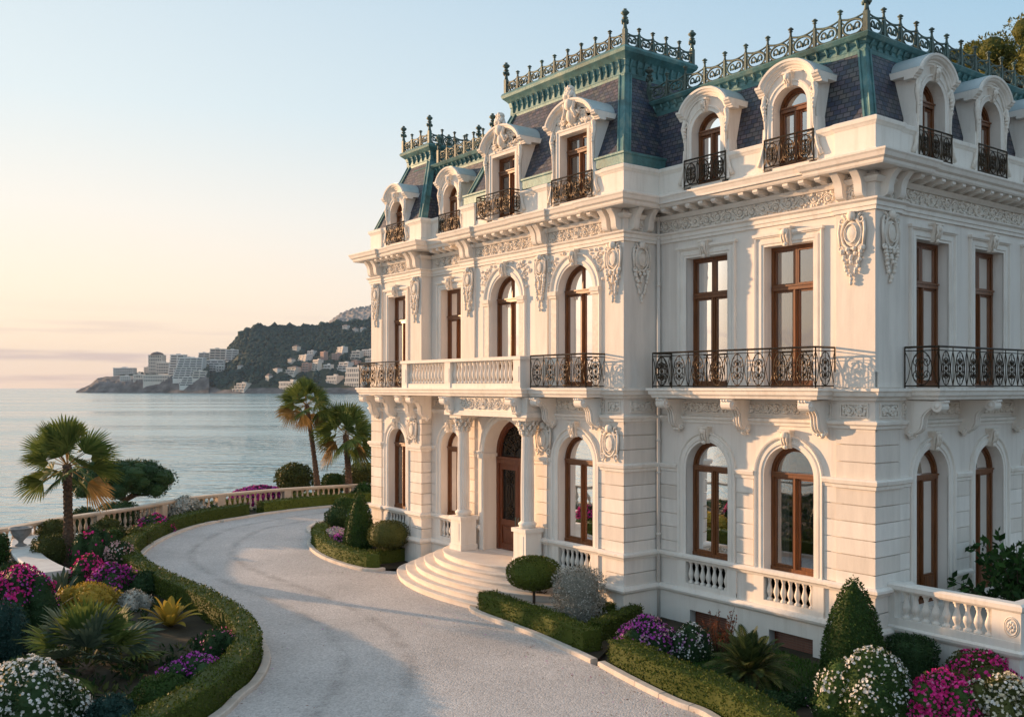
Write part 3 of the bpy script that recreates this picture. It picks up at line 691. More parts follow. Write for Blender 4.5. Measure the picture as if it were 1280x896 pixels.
# ---- porch columns
COLS = (-13.85, -10.42); CD = .46
for s in COLS:
    T = FT(TV); mb = MB(T)
    mb.lathe([(.25, 2.30), (.25, 2.36), (.275, 2.39), (.275, 2.44), (.225, 2.47), (.21, 2.50)], (s, CD, 0), 28)
    mb.lathe([(.20, 2.5), (.205, 3.4), (.195, 4.2), (.175, 5.04)], (s, CD, 0), 120, sm=False, mod=lambda t: 1-.10*(1-abs(math.sin(t*18*PI)))**1.6)
    c = mb.build('column', M['trim'], V)
    pb = MB(T); pb.box(s-.30, s+.30, CD-.30, CD+.30, 1.2, 2.18); pb.box(s-.35, s+.35, CD-.35, CD+.35, 2.18, 2.3); pb.box(s-.33, s+.33, CD-.33, CD+.33, 1.2, 1.38)
    pb.box(s-.19, s+.19, CD+.30, CD+.312, 1.5, 2.08); pb.build('pedestal', M['trim'], c)
    cb = MB(T); cb.lathe([(.18, 5.03), (.205, 5.06), (.18, 5.09), (.18, 5.3), (.225, 5.42), (.29, 5.5)], (s, CD, 0), 16)
    for ring, (zz, rr, nn) in enumerate(((5.15, .20, 9), (5.29, .235, 9), (5.42, .28, 8))):
        for k in range(nn):
            a = 2*PI*(k+.5*ring)/nn; cb.blob((s+rr*math.cos(a), CD+rr*math.sin(a), zz), (.06, .06, .085), 6, 4)
            cb.blob((s+(rr+.05)*math.cos(a), CD+(rr+.05)*math.sin(a), zz+.07), (.04, .04, .035), 5, 4)
    for k in range(4):
        a = PI/4+k*PI/2
        cb.tube([(s+(.30+.07*math.cos(q*.6)*(1-q/12))*math.cos(a), CD+(.30+.07*math.cos(q*.6)*(1-q/12))*math.sin(a), 5.45+.07*math.sin(q*.6)*(1-q/12)) for q in range(11)], .03, 4)
    cb.box(s-.33, s+.33, CD-.33, CD+.33, 5.5, 5.6); cb.build('capital', M['carved'], c)
# ---- entrance door in its deep arch
T = FT(TV); dc, dh, dd, dz = -TOWC[1], 1.14, -.60, 1.2
sur = MB(T); path_sweep(sur, arc_path(dc, dh, 4.2, 4.33, True, 28), [(0, -.02), (0, .04), (.04, .04), (.06, .06), (.12, .06), (.14, .035), (.18, .035), (.2, .075), (.24, .075), (.24, -.02)])
for s in (-1, 1): sur.box(dc+s*dh-.0 if s > 0 else dc-dh-.22, dc+dh+.22 if s > 0 else dc-dh, -.02, .05, 1.2, 4.2); sur.box(dc+s*(dh+.1)-.16, dc+s*(dh+.1)+.16, -.55, .1, 4.18, 4.34)
sur.build('door_arch', M['trim'], V)
fr = MB(T); path_sweep(fr, arc_path(dc, dh, dz, 4.33, True), [(-.13, dd), (-.13, dd+.12), (0, dd+.12), (0, dd)])
fr.box(dc-dh+.1, dc+dh-.1, dd-.01, dd+.16, 4.02, 4.2); fr.box(dc-dh+.1, dc+dh-.1, dd-.01, dd+.2, 4.17, 4.24)
path_sweep(fr, arc_path(dc, dh-.13, 4.24, 4.33, True), [(-.06, dd), (-.06, dd+.08), (0, dd+.08), (0, dd)])
door_fr = fr.build('door_frame', M['door'], V)
pn = MB(T); L = [(s, dd+.02, z) for s, z, _, _ in arc_path(dc, dh-.1, 4.2, 4.33, True)]; pn.add(L, [tuple(range(len(L)))]); pn.build('fanlight', M['dark_glass'], door_fr)
fg = MB(T)
for k in range(1, 8):
    a = PI*k/8; fg.tube([(dc+.25*math.cos(a), dd+.05, 4.3+.25*math.sin(a)), (dc+(dh-.18)*math.cos(a), dd+.05, 4.3+(dh-.18)*math.sin(a))], .016, 4)
    spiral(fg, dc+.62*math.cos(a+.19), 4.3+.62*math.sin(a+.19), .13, 1.4, dd+.05, a, 1, .016, 14); spiral(fg, dc+.86*math.cos(a-.19), 4.3+.86*math.sin(a-.19), .1, 1.4, dd+.05, a, -1, .016, 14)
fg.tube([(dc+.25*math.cos(PI*k/10), dd+.05, 4.3+.25*math.sin(PI*k/10)) for k in range(11)], .02, 4); fg.tube([(dc+.7*math.cos(PI*k/14), dd+.05, 4.3+.7*math.sin(PI*k/14)) for k in range(15)], .018, 4)
fg.build('fanlight_grille', M['iron'], door_fr)
for s in (-1, 1):
    a, b = (dc-dh+.13, dc-.01) if s < 0 else (dc+.01, dc+dh-.13); lf = MB(T); mid = (a+b)/2
    lf.box(a, a+.14, dd+.01, dd+.08, dz+.02, 4.02); lf.box(b-.14, b, dd+.01, dd+.08, dz+.02, 4.02)
    for z0, z1 in ((dz+.02, dz+.22), (2.02, 2.2), (3.82, 4.02)): lf.box(a+.14, b-.14, dd+.01, dd+.08, z0, z1)
    lf.box(a+.14, b-.14, dd+.01, dd+.04, dz+.22, 2.02); lf.taper(a+.18, b-.18, dd+.04, dd+.045, dz+.28, a+.18, b-.18, dd+.04, dd+.08, 1.96)
    lf.box(a+.22, b-.22, dd+.04, dd+.09, dz+.4, 1.86)
    o = lf.build('door_leaf', M['door'], V)
    gp = MB(T); gp.add([(a+.13, dd+.03, 2.19), (b-.13, dd+.03, 2.19), (b-.13, dd+.03, 3.83), (a+.13, dd+.03, 3.83)], [(0, 1, 2, 3)]); gp.build('pane', M['dark_glass'], o)
    gr = MB(T)
    for k in range(3): x = a+.2+(b-a-.4)*k/2; gr.tube([(x, dd+.06, 2.2), (x, dd+.06, 3.82)], .011, 4)
    for zz in (2.35, 2.55, 3.45, 3.65):
        for q in (-1, 1): spiral(gr, mid+q*.12, zz, .11, 1.4, dd+.06, PI/2, q, .016, 14)
    gr.tube([(mid+.17*math.cos(k*PI/8), dd+.06, 3.0+.33*math.sin(k*PI/8)) for k in range(16)], .012, 4, closed=True)
    gr.build('door_grille', M['iron'], o)
    hd = MB(T); hd.tube([(dc+s*.07, dd+.09, 2.0), (dc+s*.07, dd+.14, 2.03), (dc+s*.07, dd+.14, 2.3), (dc+s*.07, dd+.09, 2.33)], .016, 6); hd.build('door_handle', M['bronze'], o)
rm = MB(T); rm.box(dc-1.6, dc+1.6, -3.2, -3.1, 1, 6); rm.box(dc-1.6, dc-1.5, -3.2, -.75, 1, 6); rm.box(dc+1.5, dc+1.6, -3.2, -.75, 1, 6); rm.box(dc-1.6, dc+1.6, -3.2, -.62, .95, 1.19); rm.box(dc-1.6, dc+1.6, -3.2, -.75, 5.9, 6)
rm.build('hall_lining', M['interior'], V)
# ---- entrance steps
for k in range(6):
    a, b = 5.15-.49*k, 2.55-.20*k; z0 = G-.05 if k == 0 else G+.183*k; z1 = G+.183*(k+1)
    mb = MB(FT(TV)); n = 48
    rim = lambda e, z: [(dc+(a+e)*math.cos(PI*i/n), (b+e)*math.sin(PI*i/n), z) for i in range(n+1)]
    rows = [rim(-.03, z0-.02 if k else z0), rim(-.03, z1-.06), rim(.02, z1-.05), rim(.025, z1-.01), rim(.0, z1)]
    mb.grid(rows); mb.add(rim(0, z1), [tuple(range(n+1))])
    mb.build('entrance_step', M['stone'], V)
# ---- downpipe in the inner corner
mb = MB(); mb.tube([(-6.6, -.1, .1), (-6.6, -.1, 11.3)], .055, 8)
for z in (.9, 2.4, 4.1, 5.0, 7.4, 9.3, 10.6): mb.tube([(-6.6, -.1, z), (-6.6, -.1, z+.06)], .068, 8)
mb.build('downpipe', M['pipe'], V)
# ---- terrace on the right with its balustrade
tb = MB(); tb.box(.002, 2.9, .55, 14, -.3, 1.24); tb.build('terrace', M['stone'], V)
tw = MB(); path = [(2.95, 14), (2.95, .5), (.06, .5)]
for pr in ([(-.02, -.3), (.0, -.3), (.0, 1.0), (-.02, 1.0)], [(-.1, 1.0), (.05, 1.0), (.09, 1.06), (.1, 1.12), (.03, 1.16), (.03, 1.32), (-.22, 1.32), (-.22, 1.0)]): sweep(tw, path, pr)
tw.build('terrace_wall', M['trim'], V)
th = MB(); sweep(th, path, [(-.22, 1.92), (.03, 1.92), (.07, 1.97), (.08, 2.06), (.02, 2.1), (-.22, 2.1), (-.26, 2.06), (-.25, 1.97)])
thb = th.build('terrace_handrail', M['trim'], V)
for (x0, x1, y0, y1) in ((2.60, 2.98, .48, .86), (2.60, 2.98, 4.06, 4.44), (2.6, 2.98, 7.86, 8.24), (2.38, 2.599, .485, .72), (.03, .2, .47, .72)):
    mb = MB(); mb.box(x0, x1, y0, y1, 1.32, 1.925); mb.build('terrace_pier', M['trim'], thb)
rs = MB(FT(.478)); rs.tube([(2.79+.12*math.cos(k*PI/8), .0, 1.62+.17*math.sin(k*PI/8)) for k in range(16)], .018, 5, closed=True)
for k in range(8): rs.blob((2.79+.062*math.cos(k*PI/4), .0, 1.62+.085*math.sin(k*PI/4)), (.032, .03, .040), 7, 5)
rs.blob((2.79, .01, 1.62), (.03, .04, .035), 8, 5); rs.tube([(2.79+.15*math.cos(k*PI/10), .0, 1.62+.205*math.sin(k*PI/10)) for k in range(20)], .012, 4, closed=True)
rs.build('carved_rosette', M['carved'], thb)
for i in range(9): baluster(thb, (.3+(2.1)*(i+.5)/9, .6, 1.32), .60, 1.15)
for i in range(11): baluster(thb, (2.83, 1.1+2.9*(i+.5)/11, 1.32), .60, 1.15)
# ================================================================== ROOFS
def uvmesh(name, quads, mat, parent):
    """quads with UV in metres: u along the lower edge, v up the slope"""
    me = bpy.data.meshes.new(name); vs_ = [p for q in quads for p in q]
    me.from_pydata(vs_, [], [tuple(range(4*i, 4*i+4)) for i in range(len(quads))]); me.materials.append(mat)
    uv = me.uv_layers.new(name='UVMap')
    for i, q in enumerate(quads):
        a, b, c, d = [Vector(p) for p in q]; ux = (b-a).normalized(); n = ux.cross(d-a).normalized(); uy = n.cross(ux)
        for k, p in enumerate((a, b, c, d)):
            uv.data[4*i+k].uv = (ux.dot(p)+i*3.3, uy.dot(p))
    o = bpy.data.objects.new(name, me); COL.objects.link(o); o.parent = parent; return o
def finial(mb, x, y, z, h, r=.05, n=8):
    mb.lathe([(r*.9, 0), (r*.7, h*.15), (r*.6, h*.5), (r*1.3, h*.54), (r*.7, h*.6), (r*.6, h*.66), (r*1.5, h*.74), (r*1.7, h*.80), (r*1.2, h*.87), (r*.5, h*.92), (r*.8, h*.96), (r*.15, h)], (x, y, z), n)
def cresting(parent, path, z, h=.42, unit=.62, m='bronze', corner=.95):
    """iron roof cresting along a local xy path: posts with finials, scroll rings, sagging top rail"""
    mb = MB()
    for a, b in zip(path, path[1:]):
        A, B = Vector(a), Vector(b); L = (B-A).length; n = max(1, round(L/unit)); m_ = L/n
        P = lambda t, hh: (A.x+(B.x-A.x)*t/L, A.y+(B.y-A.y)*t/L, z+hh)
        for hh, r in ((.03, .03),): mb.tube([P(0, hh), P(L, hh)], r, 4, sm=False)
        for i in range(n):
            t0, t1 = m_*i, m_*(i+1); c = (t0+t1)/2
            mb.tube([P(t0+(t1-t0)*k/8, h*(.98-.15*math.sin(PI*k/8))) for k in range(9)], .026, 4)
            mb.tube([P(c+m_*.38*math.cos(k*PI/7), h*.42+h*.39*math.sin(k*PI/7)) for k in range(14)], .032, 4, closed=True)
            for s in (-1, 1):
                mb.tube([P(c+s*(m_*.13+m_*.12*(1-.7*k/9)*math.cos(k*.62)), h*.42+h*.24*(1-.7*k/9)*math.sin(k*.62)) for k in range(10)], .026, 4)
                mb.tube([P(c+s*m_*.48, .05), P(c+s*m_*.42, h*.36), P(c+s*m_*.46, h*.8)], .018, 4)
            mb.blob(P(c, h*.38), (.05, .05, .06), 6, 4)
            for s in (-1, 1):
                mb.tube([P(c+s*m_*.44, h*.06), P(c+s*m_*.30, h*.16), P(c+s*m_*.40, h*.30), P(c+s*m_*.47, h*.24)], .024, 4)
                mb.tube([P(c+s*m_*.46, h*.84), P(c+s*m_*.33, h*.66), P(c+s*m_*.42, h*.52)], .022, 4)
                mb.blob(P(c+s*m_*.22, h*.38), (.035, .035, .05), 5, 4)
            if i:
                p = P(t0, 0); mb.box(p[0]-.035, p[0]+.035, p[1]-.035, p[1]+.035, p[2], p[2]+h); finial(mb, p[0], p[1], p[2]+h, h*.5, .045)
    o = mb.build('cresting', M[m], parent)
    for p in path:
        fb = MB(); fb.box(p[0]-.06, p[0]+.06, p[1]-.06, p[1]+.06, z, z+corner*.5)
        finial(fb, p[0], p[1], z+corner*.5, corner*.62, .075)
        fb.blob((p[0], p[1], z+corner*.98), (.1, .1, .09), 8, 5)
        for a in range(4): fb.blob((p[0]+.09*math.cos(a*PI/2), p[1]+.09*math.sin(a*PI/2), z+corner*.72), (.05, .05, .06), 6, 4)
        fb.build('corner_finial', M[m], o)
    return o
def mansard(x0, x1, y0, y1, z0, z1, inset, ch, cres=None, skirt=.0, over=.20, hipw=.15, cuts=None, inner=False):
    """slate mansard: base rectangle, top inset; copper hips, cornice of height ch and flat top; sides = -y, +x, +y, -x"""
    i = inset
    B = [(x0, y0), (x1, y0), (x1, y1), (x0, y1)]; Tp = [(x0+i, y0+i), (x1-i, y0+i), (x1-i, y1-i), (x0+i, y1-i)]
    qs = []
    for k in range(4):
        a, b = Vector((*B[k], z0)), Vector((*B[(k+1) % 4], z0)); c, d = Vector((*Tp[(k+1) % 4], z1)), Vector((*Tp[k], z1)); L = (b-a).length; t = (b-a)/L
        up = Vector((-t.y, t.x, 0))*i+Vector((0, 0, z1-z0))                 # slope vector base -> top
        pt = lambda s, f: a+t*s+up*f
        cs = sorted((cuts or {}).get(k, [])); cur = 0.; first = True
        # triangles at the hips are folded into the first and last strips
        xs0 = [(0., i)]+[(x, x) for q in cs for x in q[:2]]+[(L, L-i)]
        for n_ in range(0, len(xs0), 2): qs.append((pt(xs0[n_][0], 0), pt(xs0[n_+1][0], 0), pt(xs0[n_+1][1], 1), pt(xs0[n_][1], 1)))
        for q in cs:
            f = min(.98, (q[2]-z0)/(z1-z0)); qs.append((pt(q[0], f), pt(q[1], f), pt(q[1], 1), pt(q[0], 1)))
    r = uvmesh('mansard_roof', qs, M['slate'], V)
    mb = MB()
    rect = [(x1-i, y1-i), (x1-i, y0+i), (x0+i, y0+i), (x0+i, y1-i)]        # outward on the left
    hh = ch
    sweep(mb, rect, [(-.3, z1-.10), (.035, z1-.10), (.05, z1-.02), (.06, z1+.0), (.05, z1+hh*.30), (.07, z1+hh*.34), (.10, z1+hh*.55), (.17, z1+hh*.66), (over, z1+hh*.78), (over+.03, z1+hh*.9), (over, z1+hh), (-.3, z1+hh)], closed=True)
    n = 0
    for k in range(4):                                     # brackets in the copper frieze
        a, b = Vector(Tp[k]), Vector(Tp[(k+1) % 4]); L = (b-a).length; t = (b-a)/L; nrm = Vector((t.y, -t.x)); m = int(L/.27)
        for q in range(m):
            c = a+t*(L*(q+.5)/m)+nrm*.05
            mb.tube([(c.x, c.y, z1+hh*.06), (c.x+nrm.x*.03, c.y+nrm.y*.03, z1+hh*.3), (c.x+nrm.x*.1, c.y+nrm.y*.1, z1+hh*.56)], .04, 4)
    mb.build('copper_cornice', M['copper'], r)
    for k in range(4):
        hp = MB(); b, t = Vector((*B[k], z0)), Vector((*Tp[k], z1)); s1 = Vector((1 if k in (0, 3) else -1, 0, 0)); s2 = Vector((0, 1 if k in (0, 1) else -1, 0))
        for s, o2 in ((s1, s2), (s2, s1)):
            q = .025
            for a, w2, e in ((0, hipw, q), (hipw-.03, hipw+.02, q+.03)):
                o = -o2*e
                pts = [b+s*a+o, b+s*w2+o, t+s*w2+o, t+s*a+o]; low = [p+o2*(e+.05) for p in pts]
                hp.add([tuple(p) for p in pts+low], [(0, 1, 2, 3), (0, 4, 5, 1), (1, 5, 6, 2), (2, 6, 7, 3), (3, 7, 4, 0)])
        hp.tube([tuple(b-s1*.02-s2*.02), tuple(t-s1*.02-s2*.02)], .035, 6)
        hp.build('copper_hip', M['copper'], r)
    tp = MB(); tp.box(x0+i, x1-i, y0+i, y1-i, z1-.05, z1+ch-.01); tp.build('roof_deck', M['copper'], r)
    if skirt:
        sp = [(-.2, z0-.3), (.10, z0-.3), (.10, z0-.06), (.13, z0-.03), (.13, z0+.02), (.06, z0+.05), (-.02, z0+.05)]
        e = [x0]+[x0+v for q in sorted((cuts or {}).get(0, [])) for v in q[:2]]+[x1]
        runs_ = [[(x1, y1), (x1, y0), (e[-2], y0)]]+[[(e[j+1], y0), (e[j], y0)] for j in range(len(e)-4, 0, -2)]+[[(e[1], y0), (x0, y0), (x0, y1)]]
        for rn in runs_: sk = MB(); sweep(sk, rn, sp); sk.build('copper_skirt', M['copper'], r)
    if cres: cresting(r, [(x0+i-over*.6, y1-i), (x0+i-over*.6, y0+i-over*.6), (x1-i+over*.6, y0+i-over*.6), (x1-i+over*.6, y1-i+over*.6)] if cres == 'u' else cres, z1+ch)
    return r
# main roof (local x = -u)
DM, DR, DT, DE, DP = (4.92, 2.25), (2.40, 5.12, 7.84, 10.56), (8.80, 12.2), (15.87,), (18.95,)
cutF = lambda x0, cs, hw, zt: [(-c-hw-x0, -c+hw-x0, zt) for c in cs]
r0 = mansard(-8.6, -.17, .17, 14.6, 12.35, 14.42, .5, .33, cuts={0: cutF(-8.6, DM, .72, 13.9), 1: [(c-.72-.17, c+.72-.17, 13.9) for c in DR]})
cresting(r0, [(-7.6, .55), (-.55, .55), (-.55, 13.9)], 14.75, .48, .72)
r1 = mansard(-19.5, -8.4, RV+.2, 14.0, 12.35, 14.42, .5, .33, cuts={0: cutF(-19.5, DE, .64, 13.6)})
cresting(r1, [(-17.6, RV+.58), (-14.2, RV+.58)], 14.75, .46, .6)
# tower and pavilion roofs
mansard(-14.4+.05, -6.74-.05, TV+.05, 3.4, 12.9, 15.55, 1.08, .72, cres='u', skirt=1, over=.26, hipw=.2, cuts={0: cutF(-14.35, DT, .90, 14.3)})
mansard(-20.8+.05, -17.2-.05, PV+.05, 2.6, 12.6, 15.0, .95, .55, cres='u', skirt=0, over=.24, hipw=.17, cuts={0: cutF(-20.75, DP, .64, 13.5)})
# ---- parapet, broken where the dormers open on it
gF = [(c-.78, c+.78) for c in DM]+[(c-.92, c+.92) for c in DT]+[(c-.72, c+.72) for c in DE+DP]; gR = [(c-.80, c+.80) for c in DR]
moulding('parapet', [(-.40, 11.68), (.02, 11.68), (.02, 12.40), (-.40, 12.40)], gF, gR)
moulding('parapet_coping', [(-.42, 12.38), (.03, 12.38), (.06, 12.43), (.09, 12.46), (.10, 12.54), (.03, 12.58), (-.42, 12.58)], gF, gR)
moulding('parapet_base', [(-.4, 11.67), (.06, 11.67), (.06, 11.84), (.03, 11.87), (-.4, 11.87)], gF, gR)
dk = MB(); dk.box(-20.7, -.02, -.6, 14.9, 11.45, 11.66); dk.box(-14.38, -6.78, TV+.02, -.6, 11.45, 11.66); dk.box(-20.78, -17.22, PV+.02, -.6, 11.45, 11.66); dk.box(-17.2, -14.4, RV+.02, -.61, 11.452, 11.658); dk.build('attic_floor', M['stucco'], V)
# ---- dormers
def hood_path(c, hw, zk, zt, n=22, ear=.2):
    P = [(c-hw, zk), (c-hw+ear, zk)]; a = hw-ear
    for i in range(1, n): th = PI-PI*i/n; P.append((c+a*math.cos(th), zk+(zt-zk)*math.sin(th)**1.2))
    P += [(c+hw-ear, zk), (c+hw, zk)]
    return P
def dormer(T, c, arch, ow, z0, zs, wallw, hood, d0=.02, back=1.25, zk=13.80, zt=14.27, lip=.17, crest=False, railh=12.60, railout=.1, rail_return=False):
    D = MB(T)
    P = arc_path(c, ow, z0, zs, arch, 20); H = []
    hp = hood_path(c, hood, zk, zt)
    # front wall: strip between opening and outer outline
    outl = []
    for s, z, ns, nz in P:
        if abs(nz) < 1e-6 and z <= z0+1e-6: outl.append((c+(wallw if s > c else -wallw), z0))
        else:
            x = max(-wallw, min(wallw, (s-c)*wallw/ow)); a = hood-.2
            th = math.acos(max(-1, min(1, x/a))); outl.append((c+x, max(zk, zk+(zt-zk)*max(0, math.sin(th))**1.2) if arch or True else zt))
    for i in range(len(P)-1):
        a, b = P[i], P[i+1]; A, B = outl[i], outl[i+1]
        D.add([(a[0], d0, a[1]), (b[0], d0, b[1]), (B[0], d0, B[1]), (A[0], d0, A[1])], [(0, 1, 2, 3)])
        D.add([(a[0], d0, a[1]), (b[0], d0, b[1]), (b[0], d0-.34, b[1]), (a[0], d0-.34, a[1])], [(0, 1, 2, 3)])
    for s in (-1, 1):
        D.add([(c+s*wallw, d0, z0), (c+s*wallw, d0-back, z0), (c+s*wallw, d0-back, zk+.02), (c+s*wallw, d0, zk+.02)], [(0, 1, 2, 3)])
        D.taper(c+s*wallw-.09, c+s*wallw+.09, -.3, d0+.06, 11.9, c+s*wallw-.06, c+s*wallw+.05, -.25, d0+.03, 12.9)
    D.box(c-ow-.04, c+ow+.04, -.38, .03, 11.67, 11.9)
    o = D.build('dormer', M['trim'], V)
    # hood mouldings: swept along the arched line
    hd = MB(T); rows = []
    for i, p in enumerate(hp):
        q0, q1 = hp[max(i-1, 0)], hp[min(i+1, len(hp)-1)]; t = Vector((q1[0]-q0[0], q1[1]-q0[1])).normalized(); n_ = Vector((-t.y, t.x))
        rows.append([(p[0]+n_.x*r, d0+d, p[1]+n_.y*r) for r, d in ((-.10, -.2), (-.10, .035), (-.06, .05), (-.045, .08), (-.01, .09), (.0, .12), (.02, lip-.02), (.06, lip), (.075, lip+.03), (.13, lip+.035), (.13, -back), (-.02, -back), (-.02, -.2))])
    hd.grid(rows, cv=True, cap=True); hd.build('hood', M['trim'], o)
    zr = MB(T); rows = []
    for i, p in enumerate(hp):
        q0, q1 = hp[max(i-1, 0)], hp[min(i+1, len(hp)-1)]; t = Vector((q1[0]-q0[0], q1[1]-q0[1])).normalized(); n_ = Vector((-t.y, t.x))
        rows.append([(p[0]+n_.x*r, d0+d, p[1]+n_.y*r) for r, d in ((.132, lip-.04), (.15, lip-.04), (.15, -back-.3), (.132, -back-.3))])
    zr.grid(rows, cv=True, cap=True); zr.build('zinc_cover', M['zinc'], o)
    # architrave round the opening
    ar = MB(T); path_sweep(ar, arc_path(c, ow, z0, zs, arch, 20), [(0, d0-.01), (0, d0+.03), (.09, d0+.035), (.11, d0+.06), (.15, d0+.055), (.15, d0-.01)]); ar.build('dormer_architrave', M['trim'], o)
    # scrolled side consoles
    for s in (-1, 1):
        vo = MB(T); x = c+s*(wallw-.06)
        spiral(vo, x, zk-.22, .13, 1.3, d0+.05, PI/2, -s, .045, 16)
        vo.tube([(x+s*.02, d0+.05, zk-.1), (x+s*.09, d0+.06, zk-.35), (x+s*.02, d0+.05, zk-.7), (x+s*.02, d0+.04, 12.7), (x+s*.14, d0+.05, 12.2), (x+s*.24, d0+.04, 11.98)], [.06, .07, .05, .035, .05, .06], 6)
        for k in range(4): vo.blob((x+s*.03, d0+.07, zk-.38-.1*k), (.06-.008*k, .06, .055), 6, 4)
        vo.build('scroll_console', M['carved'], o)
    if not crest: keystone(T, c, zs+ow-.03, zs+ow+.27, d0+.02, .10, o)
    else:
        tz = zs+.1; cb = MB(T)
        for k in range(70):
            x = rg.uniform(-1, 1)*wallw*.72; hmax = (zt-zk)*math.sqrt(max(0, 1-(x/(hood-.2))**2))+zk-.12
            z = rg.uniform(tz+.05, max(tz+.08, hmax)); cb.blob((c+x, d0+.02, z), (rg.uniform(.04, .09), .07, rg.uniform(.04, .08)), 6, 4)
        for s in (-1, 1):
            spiral(cb, c+s*.42, tz+.3, .17, 1.4, d0+.05, PI/2, s, .04, 18); spiral(cb, c+s*.2, tz+.55, .13, 1.3, d0+.06, 0, -s, .04, 16)
        cb.blob((c, d0+.06, tz+.42), (.2, .13, .34), 10, 7); cb.build('carved_tympanum', M['carved'], o)
        fb = MB(T); b = zt+.1
        for (x, y, z, a, b2, c2) in ((0, .12, -.42, .16, .12, .24), (0, .16, -.12, .19, .15, .2), (0, .13, .10, .15, .13, .16), (0, .14, .30, .15, .13, .13)):
            fb.blob((c+x, d0+y, b+z), (a, b2, c2), 10, 7)
        for k in range(-3, 4):
            q = k*.34; fb.tube([(c, d0+.16, b-.02), (c+.15*math.sin(q), d0+.25, b+.14*math.cos(q)), (c+.25*math.sin(q), d0+.2, b+.06+.26*math.cos(q))], [.04, .055, .03], 5)
        for k in range(5): fb.blob((c+.1*math.cos(k*1.26), d0+.22, b+.30+.07*math.sin(k*1.26)), (.055, .05, .055), 6, 4)
        for s in (-1, 1):
            fb.tube([(c+s*.12, d0+.14, b+.2), (c+s*.24, d0+.16, b-.05), (c+s*.16, d0+.2, b-.3), (c+s*.3, d0+.16, b-.5)], [.06, .07, .06, .05], 6); spiral(fb, c+s*.26, b-.46, .12, 1.2, d0+.16, 0, s, .045, 14)
        fb.build('crest_ornament', M['carved'], o)
    # guard rail of wrought iron in the gap of the parapet
    gw = (ow+.22) if not rail_return else ow+.3
    rl = MB(T); scroll_panel(rl, (c-gw, railout), (c+gw, railout), 11.88, railh, .5, .014)
    if railout > .15:
        for s in (-1, 1): scroll_panel(rl, (c+s*gw, -.02), (c+s*gw, railout), 11.88, railh, .4, .013)
    rl.build('railing', M['iron'], o)
    w_ = window(T, c, ow, z0, zs, arch, d=d0-.34, surround=None, deep=.9, rmx=.06, transom=None if arch else zs-.5, sw=.2)
    w_.parent = V
    return o
for c in DM: dormer(FT(0), -c, True, .50, 11.9, 13.30, .74, .92)
for c in DR: dormer(RT(0), c, True, .50, 11.9, 13.30, .74, .92)
for k, c in enumerate(DT): dormer(FT(TV), -c, False, .60, 11.9, 13.86, .92, 1.15, zk=14.10, zt=14.66, back=1.4, crest=True, lip=.22, railout=.12 if k == 0 else .45, rail_return=True)
for c in DE: dormer(FT(RV), -c, True, .44, 11.9, 13.15, .66, .84, zk=13.66, zt=14.06)
for c in DP: dormer(FT(PV), -c, True, .44, 11.9, 13.0, .66, .84, zk=13.52, zt=13.95, back=1.1)
# ================================================================== GROUND, SEA, FAR COAST
M['soil'] = pmat('soil', (.025, .02, .013), (.06, .05, .03), 1.5, .95, bump=.5, bscale=12)
M['lawn_base'] = pmat('lawn_soil', (.02, .035, .01), (.035, .06, .018), 4, .95, bump=.4, bscale=40)
def gravelmat():
    m, t, p, o = newmat('pale_gravel'); p.inputs['Roughness'].default_value = .85; p.inputs['Specular IOR Level'].default_value = .2
    c = N(t, 'ShaderNodeTexCoord')
    v = N(t, 'ShaderNodeTexVoronoi', Scale=24.); t.links.new(c.outputs['Object'], v.inputs['Vector'])
    r = N(t, 'ShaderNodeValToRGB'); e = r.color_ramp.elements; e[0].color = (.39, .365, .35, 1); e[1].color = (.64, .605, .585, 1)
    t.links.new(v.outputs['Color'], r.inputs[0])
    n = N(t, 'ShaderNodeTexNoise', Scale=.35, Detail=6., Roughness=.6); t.links.new(c.outputs['Object'], n.inputs['Vector'])
    mr = N(t, 'ShaderNodeMapRange'); mr.inputs[1].default_value = .3; mr.inputs[2].default_value = .7; mr.inputs[3].default_value = .84; mr.inputs[4].default_value = 1.1; t.links.new(n.outputs[0], mr.inputs[0])
    mx = N(t, 'ShaderNodeMix', data_type='RGBA', blend_type='MULTIPLY'); mx.inputs[0].default_value = 1; t.links.new(r.outputs[0], mx.inputs[6]); t.links.new(mr.outputs[0], mx.inputs[7])
    t.links.new(mx.outputs[2], p.inputs['Base Color'])
    v2 = N(t, 'ShaderNodeTexVoronoi', Scale=24.); t.links.new(c.outputs['Object'], v2.inputs['Vector'])
    n2 = N(t, 'ShaderNodeTexNoise', Scale=45., Detail=3.); t.links.new(c.outputs['Object'], n2.inputs['Vector'])
    ad = N(t, 'ShaderNodeMath', operation='MULTIPLY_ADD'); ad.inputs[1].default_value = -1.; t.links.new(v2.outputs['Distance'], ad.inputs[0]); t.links.new(n2.outputs[0], ad.inputs[2])
    bn = N(t, 'ShaderNodeBump', Strength=.5, Distance=.02); t.links.new(ad.outputs[0], bn.inputs['Height']); t.links.new(bn.outputs[0], p.inputs['Normal'])
    return m
M['gravel'] = gravelmat()
M['kerb'] = pmat('kerb_stone', (.50, .44, .38), (.62, .56, .50), 2.5, .8, bump=.2, bscale=25)
M['rail_stone'] = pmat('sea_rail_stone', (.50, .40, .31), (.62, .52, .42), 1.5, .85, bump=.2, bscale=20)
M['rock'] = pmat('coast_rock', (.07, .062, .06), (.22, .195, .185), .05, .95, bump=.9, bscale=.09, stretch=(1, 1, 1.6))
M['forest_floor'] = pmat('wooded_slope', (.016, .028, .018), (.03, .045, .026), .02, .95)
M['mountain'] = pmat('bare_mountain', (.17, .155, .145), (.30, .27, .25), .012, .95, bump=.8, bscale=.02)
